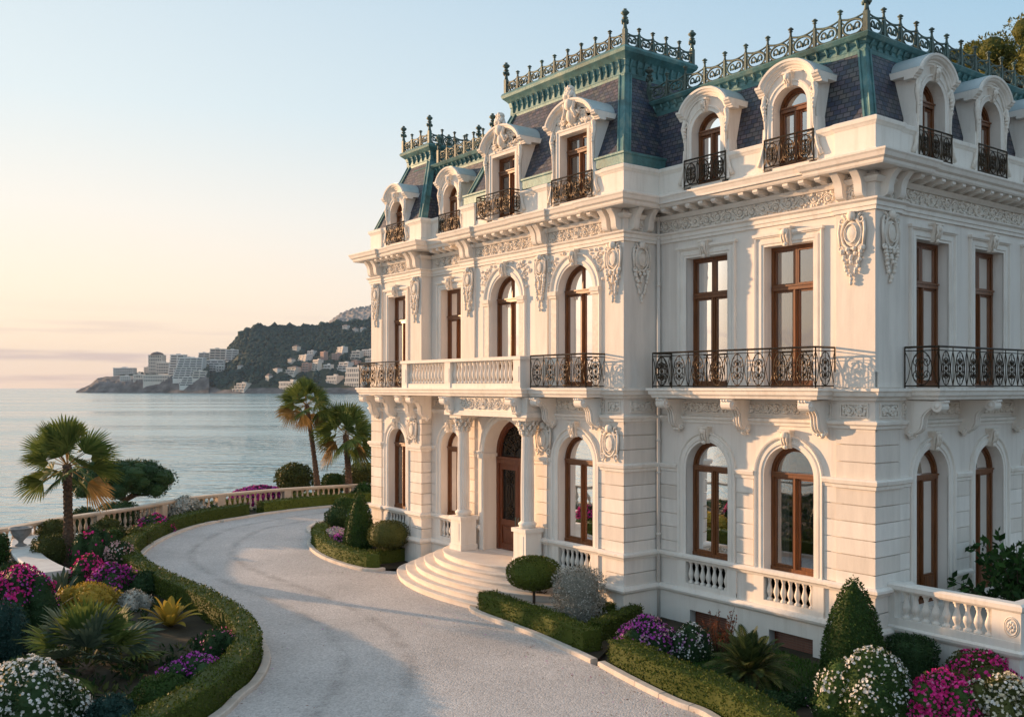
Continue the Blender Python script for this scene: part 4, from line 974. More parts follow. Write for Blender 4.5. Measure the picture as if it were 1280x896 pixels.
def flat(name, pts, z, mat, kind='structure'):
    P = [Vector((p[0], p[1], 0)) for p in pts]; tri = tessellate_polygon([P])
    me = bpy.data.meshes.new(name); me.from_pydata([(p.x, p.y, z) for p in P], [], [tuple(t) for t in tri]); me.materials.append(mat)
    bm = bmesh.new(); bm.from_mesh(me); bmesh.ops.recalc_face_normals(bm, faces=bm.faces)
    if bm.faces and sum(f.normal.z for f in bm.faces) < 0: bmesh.ops.reverse_faces(bm, faces=bm.faces)
    bm.to_mesh(me); bm.free()
    o = bpy.data.objects.new(name, me); COL.objects.link(o)
    if kind: o['kind'] = kind
    return o
SEAZ = -4.0
# balustrade line on the sea side (world xy)
SEA_LINE = [(-31, 14), (-26, 23.5), (-22.3, 31), (-19.6, 36.8), (-18.9, 39.5), (-17.0, 43.7), (-15.7, 47.5), (-14.3, 49.3), (-12.4, 51.2), (-9.3, 53.2), (-3, 57), (6, 61), (22, 66), (60, 72)]
SL = smooth_path([Vector((*p, 0)) for p in SEA_LINE], 6)
edge = offset_path(SL, .5)
flat('ground', [(p.x, p.y) for p in edge]+[(120, 72), (120, -60), (-60, -60), (-45, -10)], G-.06, M['soil'])
sw_ = MB(); wl = [(-45, -10)]+[(p.x, p.y) for p in edge]
sw_.grid([[(x, y, G-.05), (x-1.2, y+1.2, SEAZ-1)] for x, y in wl]); tag(sw_.build('sea_cliff', M['rock']), kind='structure')
# sea
def water():
    m, t, p, o = newmat('sea_water'); p.inputs['Base Color'].default_value = (.20, .36, .39, 1); p.inputs['Roughness'].default_value = .12; p.inputs['IOR'].default_value = 1.33
    p.inputs['Specular IOR Level'].default_value = .5
    c = N(t, 'ShaderNodeTexCoord')
    def nz(sc_, stretch, det):
        mp = N(t, 'ShaderNodeMapping'); mp.inputs['Scale'].default_value = stretch; mp.inputs['Rotation'].default_value = (0, 0, .12); t.links.new(c.outputs['Object'], mp.inputs[0])
        n = N(t, 'ShaderNodeTexNoise', Scale=sc_, Detail=det, Roughness=.6); t.links.new(mp.outputs[0], n.inputs['Vector']); return n
    n1, n2, n3 = nz(.42, (.7, 1.3, 1), 3.), nz(.12, (.85, 1.5, 1), 3.), nz(.012, (.25, 1.5, 1), 3.)
    a = N(t, 'ShaderNodeMath', operation='MULTIPLY_ADD'); a.inputs[1].default_value = 2.4; t.links.new(n2.outputs[0], a.inputs[0]); t.links.new(n1.outputs[0], a.inputs[2])
    bn = N(t, 'ShaderNodeBump', Strength=.8, Distance=.38); t.links.new(a.outputs[0], bn.inputs['Height']); t.links.new(bn.outputs[0], p.inputs['Normal'])
    mr = N(t, 'ShaderNodeMapRange'); mr.inputs[1].default_value = .35; mr.inputs[2].default_value = .65; mr.inputs[3].default_value = .05; mr.inputs[4].default_value = .22; t.links.new(n3.outputs[0], mr.inputs[0]); t.links.new(mr.outputs[0], p.inputs['Roughness'])
    return m
M['water'] = water()
flat('sea', [(-9000, -200), (-9000, 9000), (9000, 9000), (9000, -200)], SEAZ, M['water'])
# ---- driveway
LK_px = [(283, 894), (303, 874), (323, 857), (336, 836), (338.5, 823), (333, 808), (322, 793), (300, 776), (268, 758), (236, 744), (208, 730), (190, 718), (180, 707), (178, 699), (187, 687), (214, 671), (254, 657), (300, 648.6), (352, 640.5), (415, 634)]
LKr = [Vector((-10, -14, 0)), Vector((-9.2, 2, 0)), Vector((-7.6, 11, 0)), Vector((-6.3, 15.6, 0))]+[at(x, y) for x, y in LK_px]+[Vector((-4.5, 54.5, 0)), Vector((4, 58.5, 0)), Vector((16, 62, 0))]
LK = [Vector((p.x, p.y, 0)) for p in smooth_path(LKr, 6)]
BC_px = [(880, 896), (845, 882.5), (810, 866), (770, 845), (747, 832)]
BB_px = [(738, 829), (718.4, 819.5), (690, 806.5), (661.6, 794), (621, 779), (600, 771), (589, 765.5), (586, 761.5), (591, 757)]
BA_px = [(482, 713), (470, 714.5), (456, 714), (436.5, 710), (406, 699.6), (392, 691.5), (385, 684), (384, 678), (389, 671)]
W2 = lambda P: [Vector((p.x, p.y, 0)) for p in P]
BCK = W2(smooth_path([Vector((6.4, -14, 0)), Vector((6.2, 2, 0)), Vector((5.3, 11, 0))]+[at(*p) for p in BC_px], 6))
BBK = W2(smooth_path([at(*p) for p in BB_px], 6))
BAK = W2(smooth_path([at(*p) for p in BA_px]+[Vector((-9.3, 43.5, 0)), Vector((-8.6, 46.8, 0)), Vector((-5, 49.2, 0)), Vector((4, 52, 0)), Vector((16, 54, 0))], 6))
st_l, st_r = wloc(16.6, -2.0), wloc(8.2, -2.9)
drive_poly = LK+BAK[::-1]+[wloc(15, -1.4), wloc(9, -1.4)]+BBK[::-1]+BCK[::-1]
flat('driveway', [(p.x, p.y) for p in drive_poly], G, M['gravel'])
def kerb(name, P, side, label):
    mb = MB(); Q = P if side > 0 else P[::-1]; blk = [Q[0]]; acc = 0
    pr = [(-.20, G-.05), (0.0, G-.05), (.0, G+.085), (-.02, G+.105), (-.18, G+.105), (-.20, G+.085)]
    def flush(bk):
        if len(bk) > 1:
            bk = [b.copy() for b in bk]; bk[0] += (bk[1]-bk[0]).normalized()*.006; bk[-1] += (bk[-2]-bk[-1]).normalized()*.006
            j = rg.uniform(-.006, .006); sweep(mb, [(q.x, q.y) for q in bk], [(d+j*.5, z+(j if z > G else 0)) for d, z in pr])
    for a, b in zip(Q, Q[1:]):                            # stones about 0.9 m long with open joints
        L = (b-a).length; pos = 0
        while acc+(L-pos) > .9:
            pos += .9-acc; q = a+(b-a)*(pos/L); blk.append(q); flush(blk); blk = [q]; acc = 0
        acc += L-pos; blk.append(b)
    flush(blk)
    o = mb.build(name, M['kerb']); o['kind'] = 'structure'; return o
# left of travel = drive side
kerb('kerb', LK, -1, ''); kerb('kerb', BCK, 1, ''); kerb('kerb', BBK, 1, ''); kerb('kerb', BAK, 1, '')
# beds (soil) and lawn
inner = [(p.x, p.y) for p in offset_path(LK, .15)]
flat('bed_soil', inner+[(p.x, p.y) for p in SL[::-1] if p.y < 58]+[(-34, -14)], G+.03, M['soil'])
flat('bed_soil', [(p.x, p.y) for p in offset_path(BCK, -.15)]+[(p.x, p.y) for p in (wloc(6.5, -1.0), wloc(6.5, .1), wloc(-.1, .1))]+[(11.5, 20), (24, 15), (24, -14)], G+.03, M['soil'])
flat('bed_soil', [(p.x, p.y) for p in offset_path(BBK, -.15)]+[(p.x, p.y) for p in (wloc(9.6, -1.3), wloc(6.6, -1.3), wloc(6.6, -.95))], G+.03, M['soil'])
flat('bed_soil', [(p.x, p.y) for p in offset_path(BAK, -.15)]+[(p.x, p.y) for p in (wloc(20, 8), wloc(20.9, 4), wloc(20.9, -1.3), wloc(16.6, -1.1))], G+.03, M['soil'])
lawn_pts = [at(800, 812), at(835, 838), at(880, 858), at(960, 876), at(1010, 884), at(1060, 850), at(1010, 829), at(940, 806), at(870, 790)]
flat('lawn', [(p.x, p.y) for p in smooth_path(lawn_pts, 4, True)], G+.045, M['lawn_base'])
# ---- far coast: slopes with a real shoreline and ridge
nrng = np.random.default_rng(3)
def fbm(x, y, seed=0):
    r = np.random.default_rng(seed); v = 0; a = 1.
    for k in range(5):
        ph = r.uniform(0, 6.28, 4); f = 2.1**k
        v = v+a*(np.sin(x*f*(1+.3*ph[0]/6)+ph[1]+1.7*np.sin(y*f*.7+ph[2]))*np.cos(y*f+ph[3])); a *= .55
    return v
def interp(tab, x): return np.interp(x, [t[0] for t in tab], [t[1] for t in tab])
COAST = dict(sil=[(95, 490), (102, 486), (112, 481), (122, 473), (130, 471), (160, 468), (200, 463), (230, 455), (262, 447), (283, 440), (292, 430), (299, 421), (306, 415), (318, 411), (345, 410), (380, 410), (400, 408), (425, 405), (470, 402), (560, 392), (700, 372), (900, 380)],
             ds=[(95, 1830), (200, 1760), (300, 1640), (470, 1500), (900, 1200)], depth=[(95, 60), (130, 160), (230, 260), (300, 380), (470, 520), (900, 600)])
def coast_h(px, t):
    ds = interp(COAST['ds'], px); dr = ds+interp(COAST['depth'], px); ztop = EYE+(HYP-interp(COAST['sil'], px))*dr/FOC
    D = ds+(dr-ds)*t
    sh = np.where(px < 262, np.clip(t*6, 0, 1)**.7*.55+.45*np.clip(t, 0, 1), .10*np.clip(t*8, 0, 1)+.90*np.clip(t, 0, 1)**.85)
    return D, SEAZ-.5+(ztop-SEAZ)*sh
xs = np.concatenate([np.linspace(95, 300, 260), np.linspace(300.5, 900, 240)]); ts = np.linspace(0, 1, 60)**1.3
rows = []
for t in ts:
    D, z = coast_h(xs, np.full_like(xs, t)); z = z+(fbm(xs*.09, np.full_like(xs, t*9), 5)*2.4+np.abs(fbm(xs*.35, np.full_like(xs, t*30), 6))*1.8)*min(1, t*8)*(1-.6*t); rows.append(np.stack([(xs-CXP)*D/FOC, D, z], 1))
D, z = coast_h(xs, np.ones_like(xs)); rows.append(np.stack([(xs-CXP)*(D+500)/FOC, D+500, np.full_like(xs, SEAZ-2)], 1))
Vv = np.concatenate(rows); n, m = len(rows), len(xs)
I, J = np.meshgrid(np.arange(n-1), np.arange(m-1), indexing='ij'); a = (I*m+J).ravel()
Q = np.stack([a, a+1, a+m+1, a+m], 1)
px_f = xs[J.ravel()]; t_f = np.append(ts, 1.1)[I.ravel()]
mi = np.where((t_f > .03+.30*np.clip((275-px_f)/75, 0, 1)) & (px_f > 200) | (px_f > 150) & (t_f > .3), 1, 0)
o = np_mesh('headland', Vv, Q, mi, [M['rock'], M['forest_floor']], sm=True); o['kind'] = 'structure'
MSIL = [(395, 412), (404, 408), (412, 402), (425, 393), (440, 387), (455, 384), (470, 380), (520, 370), (600, 356), (760, 340), (900, 360), (1000, 420)]
xm = np.linspace(395, 1000, 420); rows = []
for t in np.linspace(0, 1, 50):
    D = 2150+500*t; zt = EYE+(HYP-interp(MSIL, xm))*2650/FOC; zb = EYE+(HYP-425)*2150/FOC*np.ones_like(xm)
    z = zb+(zt-zb)*t**.8+fbm(xm*.11, np.full_like(xm, t*7), 9)*6*(.25+.75*(1-t))+np.abs(fbm(xm*.45, np.full_like(xm, t*22), 12))*4.5; rows.append(np.stack([(xm-CXP)*D/FOC, np.full_like(xm, D), z], 1))
rows.append(rows[-1]*np.array([1.25, 1.25, 0])+np.array([0, 0, -10.]))
Vv = np.concatenate(rows); n, m = len(rows), len(xm); I, J = np.meshgrid(np.arange(n-1), np.arange(m-1), indexing='ij'); a = (I*m+J).ravel()
o = np_mesh('mountain', Vv, np.stack([a, a+1, a+m+1, a+m], 1), np.zeros(len(a)), [M['mountain']], sm=True); o['kind'] = 'structure'
def coast_at(px, py):
    """point of the slope seen at a picture position"""
    t = np.linspace(0, 1, 400); D, z = coast_h(np.full_like(t, px), t); yy = HYP-(z-EYE)*FOC/D
    k = int(np.argmax(yy <= py)) if (yy <= py).any() else 399
    return Vector(((px-CXP)*D[k]/FOC, D[k], z[k]))
# woodland covering the slopes: one mass
M['forest'] = leafmat('far_woodland', (.010, .032, .028), (.024, .060, .050), .05, .9)
ico = bmesh.new(); bmesh.ops.create_icosphere(ico, subdivisions=1, radius=1); iv = np.array([v.co[:] for v in ico.verts]); itf = np.array([[v.index for v in f.verts] for f in ico.faces]); ico.free()
TOWN = [  # x0,x1,ytop,ybase, colour, floors, step(0..1 terrace), roof, label
 (142, 166, 459, 468, 'a', 2, 0, 'flat', 'low fortress-like house standing alone on the tip of the headland'),
 (185, 203, 443, 467, 'b', 6, 0, 'dome', 'tall square tower house with a dark domed roof on the headland'),
 (180, 186, 459, 467, 'b', 3, 0, 'flat', 'narrow cream annexe against the left foot of the domed tower house'),
 (196, 213, 453, 468, 'b', 4, 0, 'flat', 'cream block of even window rows joined to the right of the domed tower house'),
 (210, 230, 443, 468, 'a', 7, .35, 'flat', 'pale stepped apartment block rising behind the cream block of even window rows'),
 (216, 252, 447, 473, 'a', 7, .55, 'flat', 'widest pale terraced apartment block in the middle of the headland town'),
 (229, 241, 442, 449, 'a', 2, 0, 'flat', 'small pale block on the crest above the widest terraced apartment block'),
 (262, 282, 436, 452, 'b', 4, .2, 'flat', 'cream hotel block just under the tree line at the top of the headland town'),
 (281, 298, 437, 451, 'a', 4, .3, 'flat', 'pale terraced block at the top of the headland town beside the wooded cliff'),
 (252, 280, 450, 465, 'a', 4, .4, 'flat', 'pale stepped apartment block below the cream hotel block'),
 (167, 179, 468, 477, 'b', 2, 0, 'flat', 'small cream house on the shore cliff left of the long low arcade'),
 (179, 224, 469, 477, 'b', 2, 0, 'flat', 'long low cream arcade along the top of the shore cliff'),
 (224, 248, 471, 482, 'a', 3, .4, 'flat', 'pale stepped block lowest on the shore cliff of the headland town'),
 (270, 281, 457, 464, 'a', 2, 0, 'flat', 'small pale block at the wooded edge of the headland town'),
 (286, 309, 479, 489, 'b', 3, .5, 'flat', 'cream house at the waterline between two rocky points of the wooded shore'),
 (343, 372, 477, 488, 'b', 2, .0, 'flat', 'cream waterfront villa with a long colonnade under the wooded slope'),
 (364, 373, 433, 440, 'b', 2, 0, 'hip', 'lone small cream villa highest in the middle of the wooded slope'),
 (368, 386, 444, 452, 'a', 2, .2, 'flat', 'white flat villa below the lone small cream villa'),
 (383, 393, 439, 445, 'a', 2, 0, 'flat', 'small grey-white house at the upper right of the white flat villa'),
 (398, 407, 440, 451, 'c', 3, 0, 'flat', 'square pink tower villa in the middle of the wooded slope'),
 (416, 431, 434, 443, 'a', 3, .3, 'flat', 'white villa with set-back top floor above a pink villa'),
 (413, 424, 442, 450, 'c', 2, 0, 'flat', 'pink villa directly under the white villa with set-back top floor'),
 (436, 451, 439, 449, 'b', 2, .3, 'flat', 'cream stepped villa at mid slope left of the long white block'),
 (450, 469, 437, 446, 'a', 2, 0, 'flat', 'long white block high on the slope beside the mansion corner'),
 (388, 401, 450, 457, 'b', 2, 0, 'flat', 'small cream house under the square pink tower villa'),
 (375, 387, 454, 466, 'c', 3, .3, 'flat', 'pink stepped apartment house low in the middle of the wooded slope'),
 (386, 399, 454, 465, 'b', 3, .3, 'flat', 'cream stepped apartment house beside the pink stepped one'),
 (351, 371, 459, 468, 'b', 2, .5, 'hip', 'cream villa with terraces low at the left of the slope'),
 (418, 437, 453, 462, 'a', 2, .3, 'flat', 'pale house in the trees above the grand colonnaded hotel'),
 (425, 458, 459, 483, 'b', 4, .12, 'flat', 'grand cream hotel with rows of columns beside the mansion balcony'),
 (427, 435, 407, 413, 'a', 2, 0, 'hip', 'small white house high under the bare mountain'),
 (440, 445, 411, 415, 'a', 1, 0, 'hip', 'tiny white house high on the slope, nearer the small white one'),
 (449, 454, 410, 415, 'a', 1, 0, 'hip', 'tiny white house high on the slope next to the mansion wall'),
 (455, 470, 448, 456, 'b', 2, 0, 'flat', 'cream house half hidden by the mansion at mid slope'),
 (330, 338, 470, 476, 'b', 1, 0, 'hip', 'tiny cream boathouse among trees low on the wooded shore'),
 (296, 302, 457, 462, 'a', 1, 0, 'hip', 'tiny white chapel alone among the trees above the shore'),
 (150, 164, 470, 476, 'a', 2, 0, 'flat', 'low pale house on the cliff edge under the fortress-like house'),
 (232, 246, 456, 463, 'a', 2, 0, 'flat', 'small pale block on the right shoulder of the widest terraced block'),
 (240, 258, 464, 473, 'b', 3, .2, 'flat', 'cream block at the wooded edge right of the widest terraced block'),
 (204, 216, 449, 455, 'b', 2, 0, 'hip', 'small cream house with a hipped roof peeping over the even window rows'),
 (248, 262, 440, 448, 'a', 3, .2, 'flat', 'pale block on the crest between the small crest block and the cream hotel'),
 (358, 366, 449, 455, 'b', 2, 0, 'hip', 'small cream house with a hipped roof left of the white flat villa'),
 (402, 414, 456, 463, 'a', 2, .2, 'flat', 'white house in the trees right of the cream stepped apartment house'),
 (338, 350, 461, 467, 'a', 2, 0, 'hip', 'white hipped house at the left end of the slope houses'),
 (438, 448, 451, 457, 'c', 2, 0, 'hip', 'small pink hipped house above the grand colonnaded hotel'),
 (404, 424, 470, 479, 'b', 2, .1, 'flat', 'cream villa low behind the tall palm, left of the grand hotel'),
]
FV, FQ = [], []; off = 0
def crown(p, r, hz=.9):
    global off
    v = iv*np.array([r, r, r*hz])*(1+.28*nrng.standard_normal((len(iv), 1)).clip(-1.3, 1.3)*.7)+np.array(p); FV.append(v)
    FQ.append(np.concatenate([itf, itf[:, 2:3]], 1)+off); off += len(iv)
TOWN_CLEAR = []
for k in range(6500):
    px = nrng.uniform(150, 560) if k > 700 else nrng.uniform(262, 480); t = nrng.uniform(.04, 1.0) if k > 700 else nrng.uniform(.93, 1.02)
    if px < 200 and (t < .25 or nrng.random() < .6): continue
    if px < 272 and t < .30*max(0, (275-px)/75)+.06: continue
    if px < 262 and nrng.random() < .35: continue
    if px >= 262 and t < .05 and nrng.random() < .5: continue
    D, z = coast_h(np.array([px]), np.array([t])); r = nrng.uniform(2.2, 5.6)*(.7 if px < 262 else 1)
    yy = HYP-(z[0]+r*.6-EYE)*FOC/D[0]
    if any(x0-1.2 < px < x1+1.2 and yt-.5 < yy < yb+.8 for x0, x1, yt, yb, *_ in TOWN): continue
    crown(((px-CXP)*D[0]/FOC, D[0], z[0]+r*.4), r, nrng.uniform(.7, 1.15))
for k in range(170):
    px = nrng.uniform(297, 560); D, z = coast_h(np.array([px]), np.array([nrng.uniform(.95, 1.0)])); r = nrng.uniform(2.5, 5.5)*(.6+abs(math.sin(px*.16))); crown(((px-CXP)*D[0]/FOC, D[0], z[0]+r*.6), r, nrng.uniform(.8, 1.2))
me = bpy.data.meshes.new('far_woodland'); FVv = np.concatenate(FV); T3 = np.concatenate(FQ)[:, :3]
me.vertices.add(len(FVv)); me.vertices.foreach_set('co', FVv.astype(np.float32).ravel()); me.loops.add(T3.size); me.loops.foreach_set('vertex_index', T3.astype(np.int32).ravel())
me.polygons.add(len(T3)); me.polygons.foreach_set('loop_start', np.arange(len(T3), dtype=np.int32)*3); me.materials.append(M['forest']); me.update(); me.validate()
o = bpy.data.objects.new('far_woodland', me); COL.objects.link(o); tag(o, 'dark green pine woodland covering the slopes of the far headland', 'woodland', kind='stuff')
# ---- buildings of the far town
M['town_a'] = pmat('town_render_pale', (.62, .59, .56), (.74, .70, .66), .1, .9)
M['town_b'] = pmat('town_render_cream', (.64, .57, .50), (.74, .67, .60), .1, .9)
M['town_c'] = pmat('town_render_pink', (.42, .28, .24), (.52, .37, .31), .1, .9)
M['town_win'] = pmat('town_windows', (.11, .11, .115), (.17, .165, .16), .2, .5)
M['town_roof'] = pmat('town_roof', (.14, .11, .10), (.22, .17, .15), .1, .9)
ORD = 'first second third fourth fifth sixth seventh eighth ninth tenth eleventh twelfth thirteenth fourteenth fifteenth sixteenth seventeenth eighteenth nineteenth twentieth'.split()
for x0, x1, yt, yb, col, nf, step, roof, lab in TOWN:
    p = coast_at((x0+x1)/2, min(yb, 489)); s = p.y/FOC; wdt, h = (x1-x0)*s, (yb-yt)*s
    b = thing('far_building', lab, 'building', (p.x, p.y-2, p.z-h*.02), (rg.uniform(-.95, -.55) if x0 > 284 else rg.uniform(-.18, .22)), 'buildings of the far coast town')
    nf = nf if (col == 'b' and step < .2) else max(nf, round((yb-yt)/3.0)); mw, bands = MB(), []; fh = h/nf; dp = max(9, wdt*.6)
    for f in range(nf):
        k = step*f/max(1, nf-1); wl_ = wdt*(1-k*.30); dx = wdt*k*.12*(1 if col != 'c' else -1); y0 = dp*k*.6
        bays = max(2, int(wl_/(4.2 if step < .2 else 9.5))); z0 = f*fh-(fh*2 if f == 0 else 0)
        mw.box(dx-wl_/2, dx+wl_/2, y0+1.2, dp, z0, (f+1)*fh-.3)
        mw.box(dx-wl_/2-.6, dx+wl_/2+.6, y0, dp-.1, (f+1)*fh-fh*.26, (f+1)*fh)        # balcony slab band
        pw = wl_/bays*(.20 if step < .2 else .06)
        for q in range(bays+1):
            xx = min(dx+wl_/2-pw, max(dx-wl_/2+pw, dx-wl_/2+wl_*q/bays)); mw.box(xx-pw, xx+pw, y0+.45, y0+1.3, f*fh, (f+1)*fh-fh*.25)
        mv = MB(); mv.box(dx-wl_/2+pw*.5, dx+wl_/2-pw*.5, y0+1.0, y0+1.19, f*fh+fh*.16, f*fh+fh*.66); bands.append(mv)
    mw.build('wall', M['town_'+col], b)
    for mv in bands: mv.build('window_band', M['town_win'], b)
    k = step; wl_ = wdt*(1-k*.30); dx = wdt*k*.12*(1 if col != 'c' else -1); y0 = dp*k*.6; rf = MB()
    if roof == 'dome':
        rf.lathe([(wl_*.46, 0), (wl_*.40, h*.08), (wl_*.22, h*.14), (.5, h*.17)], (dx, (y0+dp)/2, h), 12)
    elif roof == 'hip':
        rf.taper(dx-wl_/2-.8, dx+wl_/2+.8, y0-.5, dp+.5, h, dx-wl_*.2, dx+wl_*.2, y0+dp*.4, dp*.7, h+fh*.55)
    else:
        rf.box(dx-wl_/2-.3, dx+wl_/2+.3, y0+.6, dp, h+.02, h+.7); rf.box(dx-wl_*.2, dx+wl_*.05, dp*.6, dp*.9, h+.7, h+fh*.55)
    rf.build('roof', M['town_roof'] if roof != 'flat' else M['town_'+col], b)
# a breakwater at the right end of the bay
p = at(452, 492, SEAZ); mb = MB(); mb.taper(-60, 70, -6, 6, -2, -58, 68, -3, 3, 2.4)
tag(mb.build('breakwater', M['rock'], loc=(p.x, p.y-40, SEAZ)), 'low dark stone breakwater in the bay behind the palms', 'breakwater')
# ---- sea balustrade
bal = thing('sea_balustrade', 'beige stone balustrade running along the garden edge above the sea', 'balustrade', (0, 0, 0))
P2 = [(p.x, p.y) for p in SL]
mb = MB(); sweep(mb, P2, [(-.16, G-.02), (.16, G-.02), (.16, G+.14), (-.16, G+.14)]); mb.build('plinth', M['rail_stone'], bal)
mb = MB(); sweep(mb, P2, [(-.17, G+.86), (.17, G+.86), (.2, G+.92), (.2, G+1.0), (-.2, G+1.0), (-.2, G+.92)]); mb.build('handrail', M['rail_stone'], bal)
acc = 0; step = .30; cnt = 0; nexp = 0; pier = MB()
for a, b in zip(SL, SL[1:]):
    L = (b-a).length; d = (b-a)/L
    while acc < L:
        p = a+d*acc
        if -22.5 < p.x < -8.6:
            if cnt % 13 == 0: pass
            else: baluster(bal, (p.x, p.y, G+.14), .72, 1.0, 'rail_stone')
            if cnt % 13 == 0:
                pm = MB(); ang = math.atan2(d.y, d.x); pm.box(-.19, .19, -.19, .19, 0, .74); o = pm.build('pier', M['rail_stone'], bal); o.location = (p.x, p.y, G+.13); o.rotation_euler = (0, 0, ang)
            cnt += 1
        acc += step
    acc -= L

# ---- worn wheel tracks in the gravel
def trackmat():
    m, t, p, o = newmat('worn_gravel'); p.inputs['Roughness'].default_value = .9; p.inputs['Base Color'].default_value = (.36, .33, .315, 1)
    c = N(t, 'ShaderNodeTexCoord'); n = N(t, 'ShaderNodeTexNoise', Scale=1.1, Detail=6., Roughness=.7); t.links.new(c.outputs['Object'], n.inputs['Vector'])
    u = N(t, 'ShaderNodeSeparateXYZ'); t.links.new(c.outputs['UV'], u.inputs[0])
    q = N(t, 'ShaderNodeMath', operation='PINGPONG'); q.inputs[1].default_value = .5; t.links.new(u.outputs[0], q.inputs[0])
    r = N(t, 'ShaderNodeMapRange'); r.inputs[1].default_value = .38; r.inputs[2].default_value = .8; r.inputs[4].default_value = 1.1; t.links.new(n.outputs[0], r.inputs[0])
    k = N(t, 'ShaderNodeMath', operation='MULTIPLY'); t.links.new(q.outputs[0], k.inputs[0]); t.links.new(r.outputs[0], k.inputs[1])
    tr = N(t, 'ShaderNodeBsdfTransparent'); mx = N(t, 'ShaderNodeMixShader'); t.links.new(k.outputs[0], mx.inputs[0]); t.links.new(tr.outputs[0], mx.inputs[1]); t.links.new(p.outputs[0], mx.inputs[2]); t.links.new(mx.outputs[0], o.inputs[0]); return m
M['track'] = trackmat()
for off_ in (1.7, 3.2):
    base = [q for q in offset_path(LK, -off_) if 12 < q.y < 53]; a_, b_ = offset_path(base, -.26), offset_path(base, .26)
    me = bpy.data.meshes.new('wheel_track'); vv = [(q.x, q.y, G+.004) for pr_ in zip(a_, b_) for q in pr_]; ff = [(2*i, 2*i+1, 2*i+3, 2*i+2) for i in range(len(base)-1)]
    me.from_pydata(vv, [], ff); me.materials.append(M['track']); uv = me.uv_layers.new(name='UVMap')
    for f in me.polygons:
        for li in f.loop_indices: uv.data[li].uv = (float(me.loops[li].vertex_index % 2), me.loops[li].vertex_index*.1)
    o = bpy.data.objects.new('wheel_track', me); COL.objects.link(o); o['kind'] = 'structure'
# ================================================================== PLANTS
R5 = np.random.default_rng(11)
def unit(v): return v/np.maximum(1e-9, np.linalg.norm(v, axis=-1, keepdims=True))
def leaf_quads(P, Nn, L, asp=.5, out=.6, rng=R5, jit=.35):
    n = len(P); rv = unit(rng.standard_normal((n, 3))); a = unit(Nn*out+rv); b = unit(np.cross(a, unit(rng.standard_normal((n, 3)))))
    l = (L*(1+jit*(rng.random(n)*2-1)))[:, None]; w_ = l*asp*.5
    V = np.stack([P, P+a*l*.5+b*w_, P+a*l, P+a*l*.5-b*w_], 1).reshape(-1, 3)
    return V, np.arange(4*n).reshape(n, 4)
def petals(P, Nn, r, k=5, rng=R5):
    n = len(P); u = unit(np.cross(Nn, unit(rng.standard_normal((n, 3))))); v = np.cross(Nn, u); Vs = []
    ph = rng.random(n)*6.28; rr = (r*(.75+.5*rng.random(n)))[:, None]
    for i in range(k):
        a = ph+2*PI*i/k; d = u*np.cos(a)[:, None]+v*np.sin(a)[:, None]; e = -u*np.sin(a)[:, None]+v*np.cos(a)[:, None]
        Vs.append(np.stack([P, P+d*rr*.6+e*rr*.42+Nn*rr*.15, P+d*rr+Nn*rr*.25, P+d*rr*.6-e*rr*.42+Nn*rr*.15], 1))
    V = np.stack(Vs, 1).reshape(-1, 3); return V, np.arange(len(V)).reshape(-1, 4)
PROF = dict(ball=lambda t: np.sqrt(np.clip(1-(2*t-1)**2, 0, 1)), mound=lambda t: np.sqrt(np.clip(1-t**2.2, 0, 1))*(.86+.14*np.minimum(1, t*5)),
            bullet=lambda t: np.minimum(1, .82+.18*np.minimum(1, t*5))*np.clip(1-t**2.05, 0, 1)**.78, tub=lambda t: np.clip(1-np.abs(2*t-1)**4.5, 0, 1)**.30,
            egg=lambda t: np.sqrt(np.clip(1-(2*t**.85-1)**2, 0, 1)), pill=lambda t: np.clip(1-np.abs(2*t-1)**2.25, 0, 1)**(1/2.25), vase=lambda t: (.45+.75*t)*np.clip(1-t**5, 0, 1)**.5)
class Leafy:
    def __init__(s): s.V, s.Q, s.m, s.o = [], [], [], 0
    def add(s, V, Q, mi):
        s.V.append(V); s.Q.append(Q+s.o); s.m.append(np.full(len(Q), mi)); s.o += len(V)
    def build(s, name, mats, parent=None, loc=None):
        return np_mesh(name, np.concatenate(s.V), np.concatenate(s.Q), np.concatenate(s.m), mats, parent=parent, loc=loc)
def lump(th, t, seed, amp, fr=3.):
    r = np.random.default_rng(seed); q = np.zeros_like(th)
    for k in range(4):
        a, b = r.integers(1, int(fr)+2), r.uniform(2, 4+fr*2); q = q+np.sin(a*th+b*t*2.5+r.uniform(0, 6.28))*r.uniform(.5, 1)
    return 1+amp*q/2
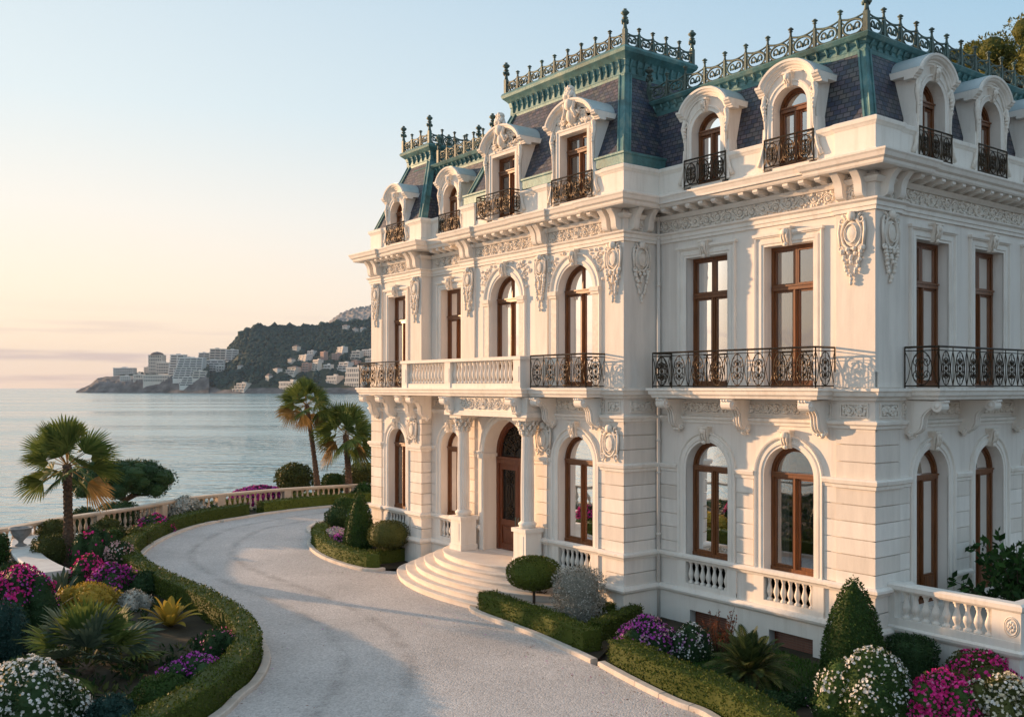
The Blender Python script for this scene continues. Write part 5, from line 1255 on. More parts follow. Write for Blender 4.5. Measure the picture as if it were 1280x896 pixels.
def shell(lf, c, w, d, h, prof, leaf, n, seed, amp=.05, mi=0, core=.86, asp=.5, out=.7, fr=3., spread=(.88, 1.03)):
    rng = np.random.default_rng(seed); f = PROF[prof]; c = np.array(c)
    # area-weighted sampling of the profile so that flat tops are covered too
    tq = (1-np.cos(np.linspace(.0, PI, 400)))/2; rq = f(tq)*.5*(w+d)/2; ds = np.hypot(np.diff(rq), np.diff(tq)*h)*(.5*(rq[1:]+rq[:-1])+.01); cd = np.concatenate([[0], np.cumsum(ds)]); t = np.interp(rng.random(n)*cd[-1], cd, tq); th = rng.random(len(t))*2*PI
    def surf(th, t, k):
        r = f(t)*lump(th, t, seed, amp, fr)*k; return np.stack([r*w/2*np.cos(th), r*d/2*np.sin(th), t*h*(lump(th*0+1, t*0, seed, 0))], -1)
    e = .02; P = surf(th, t, 1); du = surf(th+e, t, 1)-P; dv = surf(th, np.clip(t+e, 0, 1), 1)-surf(th, np.clip(t-e, 0, 1), 1); Nn = unit(np.cross(du, dv))
    k = rng.uniform(*spread, len(t)); k = np.where(rng.random(len(t)) < .05, rng.uniform(1.02, 1.02+.05/max(.25, min(w, 1.5)), len(t)), k); P2 = surf(th, t, 1)*np.stack([k, k, .5+.5*k], -1)
    V, Q = leaf_quads(P2+c, Nn, leaf, asp, out, rng); lf.add(V, Q, mi)
    if core:
        nt_, nh = 16, 18; tt, hh = np.meshgrid((1-np.cos(np.linspace(.06, PI-.06, nt_)))/2, np.linspace(0, 2*PI, nh, endpoint=False), indexing='ij')
        Vc = surf(hh.ravel(), tt.ravel(), core)*np.array([1, 1, .96])+c; I, J = np.meshgrid(np.arange(nt_-1), np.arange(nh), indexing='ij')
        Qc = np.stack([I*nh+J, I*nh+(J+1) % nh, (I+1)*nh+(J+1) % nh, (I+1)*nh+J], -1).reshape(-1, 4); lf.add(Vc, Qc, mi)
    return surf, f
LM = {}
for k, a, b, tr in (('box', (.022, .050, .012), (.062, .115, .026), .15), ('hedge', (.040, .060, .009), (.112, .142, .024), .15), ('dark', (.014, .038, .015), (.044, .088, .030), .14), ('teal', (.014, .040, .034), (.036, .085, .07), .12),
                    ('olive', (.045, .055, .014), (.115, .125, .035), .2), ('yellow', (.22, .16, .02), (.52, .37, .06), .25), ('silver', (.10, .105, .08), (.60, .58, .52), .15), ('brown', (.07, .05, .03), (.16, .11, .06), .2),
                    ('rust', (.14, .045, .02), (.30, .10, .05), .25), ('palm', (.05, .085, .018), (.155, .195, .05), .3), ('palm_dry', (.14, .09, .03), (.27, .17, .06), .25), ('cycad', (.016, .032, .010), (.055, .085, .028), .15),
                    ('blue_palm', (.045, .075, .05), (.13, .17, .11), .2), ('lush', (.012, .035, .010), (.04, .10, .022), .2), ('pine', (.075, .085, .018), (.20, .19, .045), .2), ('grass', (.026, .075, .010), (.07, .16, .03), .2), ('agave', (.04, .065, .045), (.09, .13, .09), .1)):
    LM[k] = leafmat('leaf_'+k, a, b, tr)
for k, a, b in (('white', (.62, .60, .56), (.85, .83, .80)), ('magenta', (.58, .015, .18), (.90, .06, .36)), ('pink', (.62, .10, .30), (.85, .30, .50)), ('purple', (.32, .03, .30), (.62, .12, .55)), ('lilac', (.48, .22, .46), (.74, .45, .66)), ('rose', (.60, .30, .33), (.82, .60, .55)), ('cream', (.60, .52, .36), (.82, .76, .60)), ('violet', (.20, .015, .16), (.42, .03, .28))):
    LM[k] = leafmat('petal_'+k, a, b, .25, .6)
M['bark'] = pmat('bark', (.05, .035, .025), (.12, .085, .06), 6, .95, bump=.6, bscale=25, stretch=(1, 1, .35))
M['palm_bark'] = pmat('palm_bark', (.06, .04, .028), (.17, .11, .075), 7, .95, bump=.8, bscale=18, stretch=(1, 1, 2.2))
SEED = [100]
def flowers(lf, surf, f, c_, fn, fs, tmin, cl, rng, mi):
    nc = max(6, int(fn/11)); ct_ = tmin+(1-tmin)*rng.random(nc*3)**.9; cth = rng.random(nc*3)*2*PI; kk = rng.random(nc*3) < (.2+.8*f(ct_)); ct_, cth = ct_[kk][:nc], cth[kk][:nc]
    ix = rng.integers(0, len(ct_), fn); sp = .035+.10*(1-cl); t = np.clip(ct_[ix]+rng.normal(0, sp, fn), .02, .985); th = cth[ix]+rng.normal(0, sp*3.2, fn)/np.maximum(.3, f(ct_[ix]))
    e = .02; P = surf(th, t, 1.02); Nn = unit(np.cross(surf(th+e, t, 1)-surf(th, t, 1), surf(th, np.clip(t+e, 0, 1), 1)-surf(th, np.clip(t-e, 0, 1), 1)))
    P = P+c_+Nn*rng.uniform(.0, .05, (len(t), 1)); Nn = unit(Nn+.5*rng.standard_normal(Nn.shape)); V_, Q_ = petals(P, Nn, fs*.66, 5, rng); lf.add(V_, Q_, mi)
def bush(name, label, cat, px, py, wpx, hpx, leaf='box', prof='mound', n=2600, lsz=.075, amp=.06, fl=None, group=None, ratio=.9, asp=.5, out=.7, z=G+.02, fr=3., loc=None, size=None, core=.86, spread=(.88, 1.03)):
    """a clipped or flowering shrub: leafy shell over a lumpy core, flowers = list of (mat, n, size, tmin, clumpiness)"""
    SEED[0] += 1; sd = SEED[0]
    if loc is None:
        p = at(px, py, z); s = p.y/FOC; w_ = wpx*s; d_ = w_*ratio; p = p+Vector((p.x, p.y, 0)).normalized()*d_*.38; w_ = wpx*p.y/FOC; h_ = hpx*p.y/FOC+ (0.02*d_)
        h_ = EYE-z-((py-hpx)-HYP)*p.y/FOC
        h_ = max(.2, h_)
    else: p = Vector(loc); w_, d_, h_ = size
    lr = np.random.default_rng(sd+300); free = prof == 'mound' and name in ('flowering_shrub', 'shrub', 'daisy_bush') and 'clipped' not in label and 'dome' not in label and 'flat' not in label
    parts = [((0, 0, 0), w_, d_, h_, 1.)]
    if free:
        nl = 5 if name == 'flowering_shrub' else 4; k0 = lr.random()*6.28; parts = [((0, 0, 0), w_*.86, d_*.86, h_, .5)]
        for k in range(nl):
            a_ = k0+2*PI*k/nl+lr.normal()*.3; q = lr.uniform(.44, .62); parts.append(((w_*.32*math.cos(a_), d_*.32*math.sin(a_), 0), w_*q, d_*q, h_*lr.uniform(.62, .93), .75/nl))
    lf = Leafy(); surfs = []
    for k, (c_, pw, pd, ph, fr_) in enumerate(parts):
        sf, f = shell(lf, c_, pw, pd, ph, prof, lsz, int(n*1.15*fr_) if free else n, sd+k*700, amp*(1.6 if fl else 1), 0, core, asp, out, fr, spread); surfs.append((sf, np.array(c_), fr_))
    mats = [LM[leaf]]; rng = np.random.default_rng(sd+5000)
    for i, (fm, fn, fs, tmin, cl) in enumerate(fl or []):
        fn = int(fn*1.25)
        for sf, c_, fr_ in surfs:
            nq = max(3, int(fn*fr_)); flowers(lf, sf, f, c_, nq, fs, tmin, cl, rng, i+1)
        mats.append(LM[fm])
    o = lf.build(name, mats, loc=p); return tag(o, label, cat, group)
def hedge(label, path, width, height, mat='hedge', group='clipped hedges edging the drive', dens=520, lsz=.055, closed=False, z=G+.02):
    P = [Vector((p[0], p[1], 0)) for p in path]; L = [0]
    for a, b in zip(P, P[1:]): L.append(L[-1]+(b-a).length)
    tot = L[-1]; SEED[0] += 1; rng = np.random.default_rng(SEED[0]); lf = Leafy()
    arr = np.array([p[:] for p in P]); La = np.array(L)
    tg = np.gradient(arr[:, :2], axis=0); tg = tg/np.linalg.norm(tg, axis=1, keepdims=True)
    def frame(s):
        x = np.interp(s, La, arr[:, 0]); y = np.interp(s, La, arr[:, 1]); tx = np.interp(s, La, tg[:, 0]); ty = np.interp(s, La, tg[:, 1]); return x, y, tx, ty
    wav = lambda s, q: .012*np.sin(s*5.1+q)+.010*np.sin(s*11.3+2*q)
    # leaves on the five sides
    per = [(height, 'l'), (height, 'r'), (width, 't')]
    for sz, side in per:
        n = int(tot*sz*dens); s = rng.random(n)*tot; u = rng.random(n); x, y, tx, ty = frame(s); nx, ny = -ty, tx
        if side == 't': off = (u-.5)*width; zz = height+wav(s, 1.)+.012*np.sin(u*9+s*3); Nn = np.stack([nx*0, nx*0, nx*0+1], 1)
        else:
            sg = 1 if side == 'l' else -1; off = sg*(width/2+wav(s, sg*2.)+.015*np.sin(u*8+s*2)); zz = u*height; Nn = np.stack([nx*sg, ny*sg, nx*0], 1)
        edge_ = (np.abs(off) > width/2-.04) & (zz > height-.05); zz = np.where(edge_, zz-.025, zz)
        Pp = np.stack([x+nx*off, y+ny*off, zz], 1)-Nn*rng.uniform(.0, .05, (n, 1)); V_, Q_ = leaf_quads(Pp, Nn, lsz, .55, .55, rng); lf.add(V_, Q_, 0)
    for s0 in (0, tot):
        n = int(width*height*dens); off = (rng.random(n)-.5)*width; zz = rng.random(n)*height; x, y, tx, ty = frame(np.full(n, float(s0))); sg = -1 if s0 == 0 else 1
        Nn = np.stack([tx*sg, ty*sg, tx*0], 1); V_, Q_ = leaf_quads(np.stack([x-ty*off, y+tx*off, zz], 1)-Nn*.02, Nn, lsz, .55, .55, rng); lf.add(V_, Q_, 0)
    # solid core just under the leaves
    k = max(2, int(tot/.3)); s = np.linspace(0.03, tot-.03, k); x, y, tx, ty = frame(s); hw = width/2-.035; pr = [(-hw, 0), (-hw, height-.06), (-hw+.03, height-.035), (hw-.03, height-.035), (hw, height-.06), (hw, 0)]
    Vc = np.stack([np.stack([x-ty*a, y+tx*a, np.full(k, b)], 1) for a, b in pr], 1).reshape(-1, 3); I, J = np.meshgrid(np.arange(k-1), np.arange(5), indexing='ij')
    lf.add(Vc, np.stack([I*6+J, I*6+J+1, (I+1)*6+J+1, (I+1)*6+J], -1).reshape(-1, 4), 0)
    for e in (0, k-1): lf.add(Vc[e*6:e*6+6], np.array([[0, 1, 4, 5], [1, 2, 3, 4]]), 0)
    c = np.concatenate(lf.V).mean(0); org = np.array([arr[len(arr)//2][0], arr[len(arr)//2][1], 0]); lf.V = [v-org for v in lf.V]
    o = lf.build('hedge', [LM[mat]], loc=(org[0], org[1], z)); return tag(o, label, 'hedge', group)
def sub(P, p0, p1):
    """part of a polyline between the points nearest to two places"""
    i0 = min(range(len(P)), key=lambda i: (P[i]-Vector((p0.x, p0.y, 0))).length); i1 = min(range(len(P)), key=lambda i: (P[i]-Vector((p1.x, p1.y, 0))).length)
    return P[i0:i1+1] if i0 <= i1 else P[i1:i0+1]
# ---- hedges
lh = offset_path(LK, .52)
i_far = min(range(len(LK)), key=lambda i: (LK[i]-Vector((at(330, 643).x, at(330, 643).y, 0))).length)
hedge('long box hedge curving in an S along the seaward edge of the drive', lh[next(i for i in range(len(lh)) if lh[i].y > 13):i_far-1], .62, .62, dens=460)
hedge('short straight hedge continuing the long S-shaped hedge at the far bend, below the palms', lh[i_far:i_far+12], .60, .60, dens=300, lsz=.07)
hp2 = [at(262, 641), at(300, 636), at(345, 631), at(400, 627)]
hedge('low straight hedge in front of the wide magenta mound at the far bend', smooth_path(hp2, 4), .6, .55, dens=260, lsz=.07)
ba = offset_path(BAK, -.42) if False else None
def inside(P, d, ref):
    """offset a kerb line towards a reference point"""
    a = offset_path(P, d); b = offset_path(P, -d); m_ = len(P)//2
    return a if (a[m_]-ref).length < (b[m_]-ref).length else b
refA = wloc(18.5, -2.5); refB = wloc(7.8, -2.6); refC = wloc(2, -1.5)
ha = inside(BAK, .45, refA); iA = min(range(len(BAK)), key=lambda i: (BAK[i]-Vector((at(389, 671).x, at(389, 671).y, 0))).length)
hedge('curved hedge round the front of the bed with the dark cone, left of the steps', ha[2:iA+2], .55, .55, dens=420)
hedge('straight hedge from the cone bed to the left end of the steps', [at(458, 707)+Vector((0, .2, 0)), at(486, 705)+Vector((0, .3, 0)), at(522, 697)], .5, .5, dens=420)
hb = inside(BBK, .50, refB)
hedge('hedge in front of the ball topiary and silver shrub, right of the steps', hb[6:-10], .58, .56, dens=480)
hedge('short hedge closing the left end of the ball topiary bed at the steps', [at(598, 757)+Vector((.1, .5, 0)), at(622, 748)+Vector((0, .6, 0)), at(655, 742)+Vector((0, .5, 0))], .5, .52, dens=460)
hedge('short hedge running back to the wall at the right end of the silver shrub bed', [at(744, 806)+Vector((0, .3, 0)), at(775, 797)+Vector((0, .6, 0)), at(792, 790)+Vector((.2, 1.0, 0))], .45, .5, dens=480)
hedge('low hedge along the foot of the tower wall behind the silver shrub', [wloc(9.2, -1.75), wloc(8, -1.72), wloc(6.9, -1.70)], .6, .5, dens=460)
hc = inside(BCK, .55, refC); iC = min(range(len(BCK)), key=lambda i: (BCK[i]-Vector((at(930, 915).x, at(930, 915).y, 0))).length)
hedge('hedge curving in front of the lawn and cycad, near right of the drive', [q for q in hc if q.y > 14.5][:-1], .62, .60, dens=520)
# ---- lawn grass
rng = np.random.default_rng(4); lp = [Vector((p.x, p.y)) for p in smooth_path(lawn_pts, 4, True)]
xs_ = [p.x for p in lp]; ys_ = [p.y for p in lp]
def inpoly(x, y):
    c = False; j = len(lp)-1
    for i in range(len(lp)):
        if (lp[i].y > y) != (lp[j].y > y) and x < (lp[j].x-lp[i].x)*(y-lp[i].y)/(lp[j].y-lp[i].y)+lp[i].x: c = not c
        j = i
    return c
gp = np.array([(x, y, G+.045) for x, y in zip(rng.uniform(min(xs_), max(xs_), 16000), rng.uniform(min(ys_), max(ys_), 16000)) if inpoly(x, y)])
V_, Q_ = leaf_quads(gp, np.tile([0, 0, 1.], (len(gp), 1)), .10, .16, 1.3, rng)
tag(np_mesh('grass', V_, Q_, np.zeros(len(Q_)), [LM['grass']]), 'short green grass of the lawn behind the right-hand hedge', 'grass', kind='stuff')
# ---- right-hand beds
GB = 'shrubs in the beds against the mansion'
def stem(o, h, r, loc):
    mb = MB(); mb.tube([(0, 0, 0), (.01, 0, h*.5), (0, .01, h)], [r, r*.85, r*.8], 7); s = mb.build('stem', M['bark'], o); return s
def standard(label, px, py, wpx, ytop, ybot, n, leaf='box', stems=1):
    p = at(px, py); s = p.y/FOC; w_, zt, zb = wpx*s, EYE-(ytop-HYP)*s, EYE-(ybot-HYP)*s
    t = thing('topiary', label, 'topiary', p, 0, GB); lf = Leafy(); SEED[0] += 1
    shell(lf, (0, 0, 0), w_, w_, zt-zb, 'pill', .05, n, SEED[0], .02, 0, .90, .55, .8, 2, (.95, 1.03)); o = lf.build('crown', [LM[leaf]], t); o.location = (0, 0, zb-G)
    mb = MB(); mb.tube([(0, 0, 0), (.015, 0, (zb-G)*.6), (0, 0, zb-G+.1)], [.05, .04, .04], 8); mb.build('stem', M['bark'], t); return t
standard('clipped flat ball topiary on a thin stem, right of the entrance steps', 667, 770, 66, 696, 735, 5200, 'hedge')
standard('clipped oval topiary on a short stem beside the dark cone', 486, 703, 52, 651, 684, 3600, 'olive')
bush('conical_topiary', 'dark green cone topiary with blunt top between the clipped oval and the drive', 'topiary', 449, 696, 38, 83, 'box', 'bullet', 5200, .075, .02, ratio=1, out=.9, group=GB, spread=(.96, 1.03), core=.92)
bush('conical_topiary', 'tall blunt cone topiary at the mansion corner behind the white daisies', 'topiary', 1067, 866, 78, 145, 'box', 'bullet', 9000, .058, .02, ratio=1, out=.9, group=GB, spread=(.96, 1.03), core=.92)
bush('shrub', 'brown-leaved low shrub under the clipped oval topiary', 'shrub', 487, 699, 46, 23, 'brown', 'mound', 1500, .07, .1, group=GB)
bush('shrub', 'brown-leaved shrub at the foot of the flat ball topiary', 'shrub', 678, 765, 42, 33, 'brown', 'mound', 2000, .06, .1, group=GB)
bush('shrub', 'small grey-green shrub against the wall at the left end of the steps', 'shrub', 530, 696, 30, 26, 'silver', 'ball', 1500, .08, .1, [('cream', 60, .04, .2, .3)], group=GB)
bush('silver_shrub', 'tall silver-grey bushy shrub between the ball topiary and the tower wall', 'shrub', 724, 784, 64, 73, 'silver', 'tub', 7500, .06, .07, group=GB, out=1.0, asp=.35, spread=(.80, 1.07), core=.76)
bush('shrub', 'dark round shrub left of the cone, at the tip of the bed', 'shrub', 421, 661, 30, 27, 'dark', 'ball', 1800, .08, .05, group=GB)
bush('shrub', 'mid green flat-topped mound farthest back in the cone bed', 'shrub', 430, 641, 30, 20, 'box', 'mound', 1500, .09, .04, group=GB)
bush('flowering_shrub', 'whitish lavender-like flowers between the dark round shrub and the cone', 'flowers', 420, 679, 34, 20, 'silver', 'mound', 1300, .07, .12, [('lilac', 160, .05, .2, .3), ('white', 120, .045, .3, .4)], group=GB)
bush('flowering_shrub', 'purple flower cushion at the left foot of the dark cone', 'flowers', 424, 690, 28, 22, 'dark', 'mound', 1000, .07, .08, [('purple', 420, .05, .1, .0), ('lilac', 120, .05, .3, .3)], group=GB)
bush('flowering_shrub', 'big mound of purple and lilac flowers in front of the tower corner', 'flowers', 808, 828, 72, 58, 'dark', 'mound', 3000, .07, .06, [('purple', 900, .048, .05, .35), ('lilac', 420, .045, .0, .35), ('rose', 240, .045, .0, .5)], group=GB)
bush('flowering_shrub', 'smaller white-flowered mound touching the big purple mound', 'flowers', 863, 829, 50, 50, 'dark', 'mound', 2400, .06, .06, [('white', 330, .04, .15, .25), ('lilac', 120, .04, .5, .4)], group=GB)
# dry red-brown spray
p = at(899, 818); t = thing('dry_shrub', 'dry red-brown upright shrub in front of the basement shutter', 'shrub', p, 0, GB); rng = np.random.default_rng(9); mb = MB(); lf = Leafy()
for k in range(34):
    a = rng.random()*6.28; r = rng.random()**.6*.50; h = rng.uniform(.6, 1.3)*(1-.3*r); pts = [(.3*r*math.cos(a), .3*r*math.sin(a), 0), (.7*r*math.cos(a), .7*r*math.sin(a), h*.5), (r*math.cos(a)+rng.normal()*.04, r*math.sin(a), h)]
    mb.tube(pts, [.010, .008, .004], 4); q = np.array(pts); tt = rng.uniform(.35, 1, 26)[:, None]; Pp = q[0]*(1-tt)**2+2*q[1]*tt*(1-tt)+q[2]*tt**2
    V_, Q_ = leaf_quads(Pp, np.tile([0, 0, 1.], (26, 1)), .055, .6, .3, rng); lf.add(V_, Q_, 0)
mb.build('stems', M['bark'], t); lf.build('leaves', [LM['rust']], t)
# cycad
def frond(lf, base, az, elev, L, droop, lw, nl, mi=0, width=.025):
    k = nl; tt = np.linspace(0.02, 1, k); dirh = np.array([math.cos(az), math.sin(az), 0]); pts = base+np.outer(L*tt*math.cos(elev), dirh)+np.outer(L*(tt*math.sin(elev)-droop*tt**2.2), [0, 0, 1.])
    tang = unit(np.gradient(pts, axis=0)); side = unit(np.cross(tang, [0, 0, 1.])); up = np.cross(side, tang); Vs = []
    for s in (-1, 1):
        ll = lw*np.sin(np.clip(tt*PI*.92+.18, 0, PI))[:, None]**.7; d = unit(side*s+tang*.75+up*.28); b = tang*width*.5
        Vs.append(np.stack([pts-b, pts+d*ll*.55-b*1.2, pts+d*ll, pts+d*ll*.55+b*1.2], 1))
    V_ = np.concatenate(Vs).reshape(-1, 3); lf.add(V_, np.arange(len(V_)).reshape(-1, 4), mi)
    r = .014; Vr = np.stack([pts+side*r, pts-side*r], 1).reshape(-1, 3); q = np.arange(k-1); lf.add(Vr, np.stack([2*q, 2*q+1, 2*q+3, 2*q+2], 1), mi)
def cycad(label, px, py, wpx, hpx, n=64, mat='cycad', cat='cycad'):
    p = at(px, py); s = p.y/FOC; rng = np.random.default_rng(21); t = thing('cycad', label, cat, p, 0, GB); lf = Leafy()
    for k in range(n):
        q = k/n; el_ = math.radians(82-72*q**.8); frond(lf, np.array([0, 0, .32]), k*2.39996, el_, wpx*s*.54*rng.uniform(.85, 1.1), .16+.42*q, .21, 30, 0 if rng.random() > .10 else 1, .030)
    lf.build('fronds', [LM[mat], LM['olive']], t); mb = MB(); mb.lathe([(.2, 0), (.22, .15), (.18, .34), (.05, .4)], n=10); mb.build('trunk', M['palm_bark'], t); return t
cycad('broad dark cycad with stiff arching fronds on the lawn under the basement shutter', 937, 862, 128, 76)
bush('shrub', 'low dark creeping shrub in front of the cycad at the right', 'shrub', 965, 893, 70, 26, 'dark', 'mound', 2200, .06, .14, group=GB)
bush('shrub', 'low dark ground shrub with tiny pale flowers left of the white daisy bush', 'shrub', 1014, 884, 50, 24, 'dark', 'mound', 1800, .06, .14, [('lilac', 40, .03, .2, .2)], group=GB)
bush('daisy_bush', 'round bush thick with white daisies in front of the tall corner cone', 'flowers', 1091, 930, 122, 120, 'box', 'mound', 8500, .055, .07, [('white', 640, .044, .50, .55), ('cream', 60, .034, .1, .2)], group=GB)
bush('shrub', 'dark clipped round shrub at the foot of the terrace wall', 'shrub', 1137, 862, 66, 66, 'dark', 'tub', 5200, .06, .03, group=GB, out=.9)
bush('flowering_shrub', 'bright magenta bougainvillea bush at the near right edge', 'flowers', 1176, 930, 92, 92, 'box', 'mound', 3800, .065, .10, [('magenta', 1700, .052, .1, .28), ('pink', 300, .045, .3, .4)], group=GB)
bush('flowering_shrub', 'loose magenta-flowered shrub under the terrace rosette', 'flowers', 1230, 880, 92, 66, 'olive', 'mound', 3600, .065, .12, [('magenta', 420, .055, .5, .55), ('cream', 60, .035, .3, .4)], group=GB)
bush('flowering_shrub', 'white cluster-flowered shrub at the lower right corner', 'flowers', 1256, 935, 100, 92, 'olive', 'mound', 4200, .06, .10, [('cream', 700, .05, .15, .35), ('white', 350, .045, .2, .4)], group=GB)
bush('flowering_shrub', 'pale cream-flowered bush at the right edge beside the terrace pier', 'flowers', 1290, 868, 66, 74, 'brown', 'tub', 2600, .06, .12, [('cream', 360, .045, .1, .3)], group=GB)
# big-leaved dark plant on the terrace
tp = wloc(-1.55, 3.4, 1.24); t = thing('terrace_plant', 'dark big-leaved shrub growing on the terrace before the second window', 'shrub', tp); rng = np.random.default_rng(31); lf = Leafy(); mb = MB()
for k in range(46):
    a = rng.random()*6.28; el_ = rng.uniform(.35, 1.4); L = rng.uniform(1.2, 2.5); d = np.array([math.cos(a)*math.cos(el_), math.sin(a)*math.cos(el_), math.sin(el_)]); tt = np.linspace(0, 1, 7)[:, None]
    pts = tt*L*d+np.array([0, 0, -.35])*tt**2*L*.5; mb.tube([tuple(q) for q in pts], [.018-.002*i for i in range(7)], 4)
    tl = rng.uniform(.25, 1.02, 34)[:, None]; Pp = tl*L*d+np.array([0, 0, -.35])*tl**2*L*.5; V_, Q_ = leaf_quads(Pp+rng.normal(0, .05, Pp.shape), np.tile(d+np.array([0, 0, .4]), (34, 1)), .21, .5, .35, rng); lf.add(V_, Q_, 0)
mb.build('stems', M['bark'], t); lf.build('leaves', [LM['lush']], t)
# ---- palms
def fan_leaf(lf, base, az, el_, pet, rad, nseg, spread, droop, mi, rng, stalk=1, roll=1.):
    f = np.array([math.cos(az)*math.cos(el_), math.sin(az)*math.cos(el_), math.sin(el_)]); s = unit(np.cross(f, [0, 0, 1.]) if abs(f[2]) < .98 else np.array([1., 0, 0])); u = np.cross(s, f)
    rl = rng.uniform(.35, 1.0)*rng.choice([-1, 1])*roll; s, u = s*math.cos(rl)+u*math.sin(rl), u*math.cos(rl)-s*math.sin(rl)
    n = 6; tt = np.linspace(0, 1, n)[:, None]; st = base+tt*pet*f-np.array([0, 0, 1.])*droop*.25*pet*tt**2
    Vr = np.concatenate([np.stack([st+s*.02, st-s*.02], 1).reshape(-1, 3)]); q = np.arange(n-1); lf.add(Vr, np.stack([2*q, 2*q+1, 2*q+3, 2*q+2], 1), stalk)
    hub = st[-1]; f2 = unit(st[-1]-st[-2]); s = unit(s-f2*s.dot(f2)); u2 = np.cross(s, f2); Vs = []; half = spread
    for k in range(nseg):
        ph = -half+2*half*(k+.5)/nseg; d = f2*math.cos(ph)+s*math.sin(ph); d = unit(d+u2*.10*math.cos(ph)); e = unit(np.cross(d, u2)); R = rad*(.80+.20*math.cos(ph))*rng.uniform(.92, 1.06); w_ = R*math.tan(half/nseg)*1.02
        dn = np.array([0, 0, -1.])*droop*rng.uniform(.7, 1.25)
        p0, p1, p2, p3 = hub, hub+d*R*.45+dn*R*.05, hub+d*R*.75+dn*R*.22, hub+d*R+dn*R*.55; fold = u2*w_*.45*(1 if k % 2 else -1)*.6
        w1, w2 = w_*.55*1.0, w_*.5
        Vs.append(np.array([p0, p1+e*w1+fold*.5, p1-e*w1-fold*.5, p0, p1+e*w1+fold*.5, p2+e*w2, p2-e*w2, p1-e*w1-fold*.5, p2+e*w2, p3, p3, p2-e*w2]))
    V_ = np.array(Vs).reshape(-1, 3); Q_ = []
    for k in range(nseg): o = 12*k; Q_ += [[o, o+1, o+2, o+3], [o+4, o+5, o+6, o+7], [o+8, o+9, o+10, o+11]]
    Vf = V_.copy(); Vf[9::12] += 0.002; lf.add(Vf, np.array(Q_), mi)
def palm(label, px, py, crown_px, crown_py, rad_px, tr, n=34, seed=1, droop=.35, lean=None, dry=.18, skirt=.5):
    p = at(px, py); s = p.y/FOC; hz = EYE-(crown_py-HYP)*s; off = Vector(((crown_px-CXP)*s-p.x, 0, 0)); H = hz-G; rng = np.random.default_rng(seed); t = thing('palm_tree', label, 'palm tree', p, 0, 'palm trees of the garden')
    mb = MB(); k = 44; pts = [(off.x*(i/k)**1.3, 0, H*i/k) for i in range(k+1)]; mb.tube(pts, [tr*(1.35-.55*min(1, i/k*2.2)+.06*((i % 2)-.5)*2*.5+(.25 if i < 2 else 0)) for i in range(k+1)], 10)
    for i in range(5, k, 1):
        for q in range(5): a = q*1.2566+i*.7; x, y, z = pts[i]; r = tr*(1.35-.55*min(1, i/k*2.2)); mb.blob((x+r*math.cos(a), y+r*math.sin(a), z), (.035, .035, .06), 5, 3)
    mb.build('trunk', M['palm_bark'], t); lf = Leafy(); R = rad_px*s; b = np.array([off.x, 0, H])
    for i in range(n):
        q = (i+.5)/n; el_ = math.radians(82-118*q+rng.normal()*8); a = i*2.39996+rng.normal()*.2; dr = droop*(.45+q*1.0); isdry = q > 1-dry and rng.random() < .8
        fan_leaf(lf, b+np.array([0, 0, -.12*q]), a, el_, R*.44*rng.uniform(.75, 1.2), R*.60*rng.uniform(.85, 1.15), 20, 1.22, dr, 1 if isdry else 0, rng)
    o = lf.build('crown', [LM['palm'], LM['palm_dry']], t); return t
palm('fan palm standing alone in the near left flower bed', 86, 706, 84, 580, 60, .17, 30, 3, .20, dry=.04)
palm('tall fan palm left of a pair beside the far bend of the drive', 398, 625, 383, 505, 38, .15, 30, 5, .36, dry=.16)
palm('stout fan palm right of a pair, close to the mansion corner', 437, 625, 432, 543, 45, .19, 32, 8, .46, dry=.22)
# low fan palm in the bed
p = at(108, 842); t = thing('low_fan_palm', 'trunkless fan palm with big blue-green fans in the near left bed', 'palm', p); lf = Leafy(); rng = np.random.default_rng(14)
for i in range(26):
    q = i/26; fan_leaf(lf, np.array([0, 0, .12]), i*2.39996, math.radians(84-78*q**.9), .75+.35*q, .98*rng.uniform(.9, 1.1), 22, 1.6, .22+.25*q, 0 if rng.random() > .3 else 1, rng, 2, .45)
lf.build('fans', [LM['palm'], LM['blue_palm'], LM['olive']], t); mb = MB(); mb.lathe([(.16, -.05), (.18, .1), (.1, .25)], n=9); mb.build('stump', M['palm_bark'], t)
# broad-leaved yellow croton, agaves
def rosette(name, label, cat, px, py, n, L, w_, mat, el0, el1, curl, seed, jag=False):
    p = at(px, py); t = Leafy(); rng = np.random.default_rng(seed)
    for i in range(n):
        q = i/n; a = i*2.39996; e = math.radians(el0+(el1-el0)*q+rng.normal()*5); l = L*rng.uniform(.8, 1.1); k = 9; tt = np.linspace(0, 1, k); dh = np.array([math.cos(a), math.sin(a), 0]); sd = np.array([-math.sin(a), math.cos(a), 0])
        c = np.outer(l*tt*math.cos(e), dh)+np.outer(l*(tt*math.sin(e)-curl*tt**2.3), [0, 0, 1.]); ww = (w_*np.sin(np.clip(tt*.93+.07, 0, 1)*PI)**.75*(1-.25*tt)+.004)[:, None]; up = np.array([0, 0, 1.])*ww*.35
        V_ = np.stack([c-sd*ww+up, c, c+sd*ww+up], 1).reshape(-1, 3); qd = []
        for j in range(k-1): qd += [[3*j, 3*j+1, 3*j+4, 3*j+3], [3*j+1, 3*j+2, 3*j+5, 3*j+4]]
        t.add(V_, np.array(qd), 0)
    return tag(t.build(name, [LM[mat]], loc=p), label, cat)
rosette('yellow_rosette_plant', 'golden broad-leaved rosette plant by the inside of the S-shaped hedge', 'plant', 212, 784, 20, 1.15, .13, 'yellow', 78, 28, .28, 5)
rosette('agave', 'upright blue-green agave below the lone palm', 'agave', 77, 752, 16, 1.05, .09, 'agave', 86, 40, .05, 6)
rosette('agave', 'spreading dark agave left of the yellow shrub', 'agave', 52, 776, 18, 1.1, .08, 'agave', 70, 18, .08, 7)
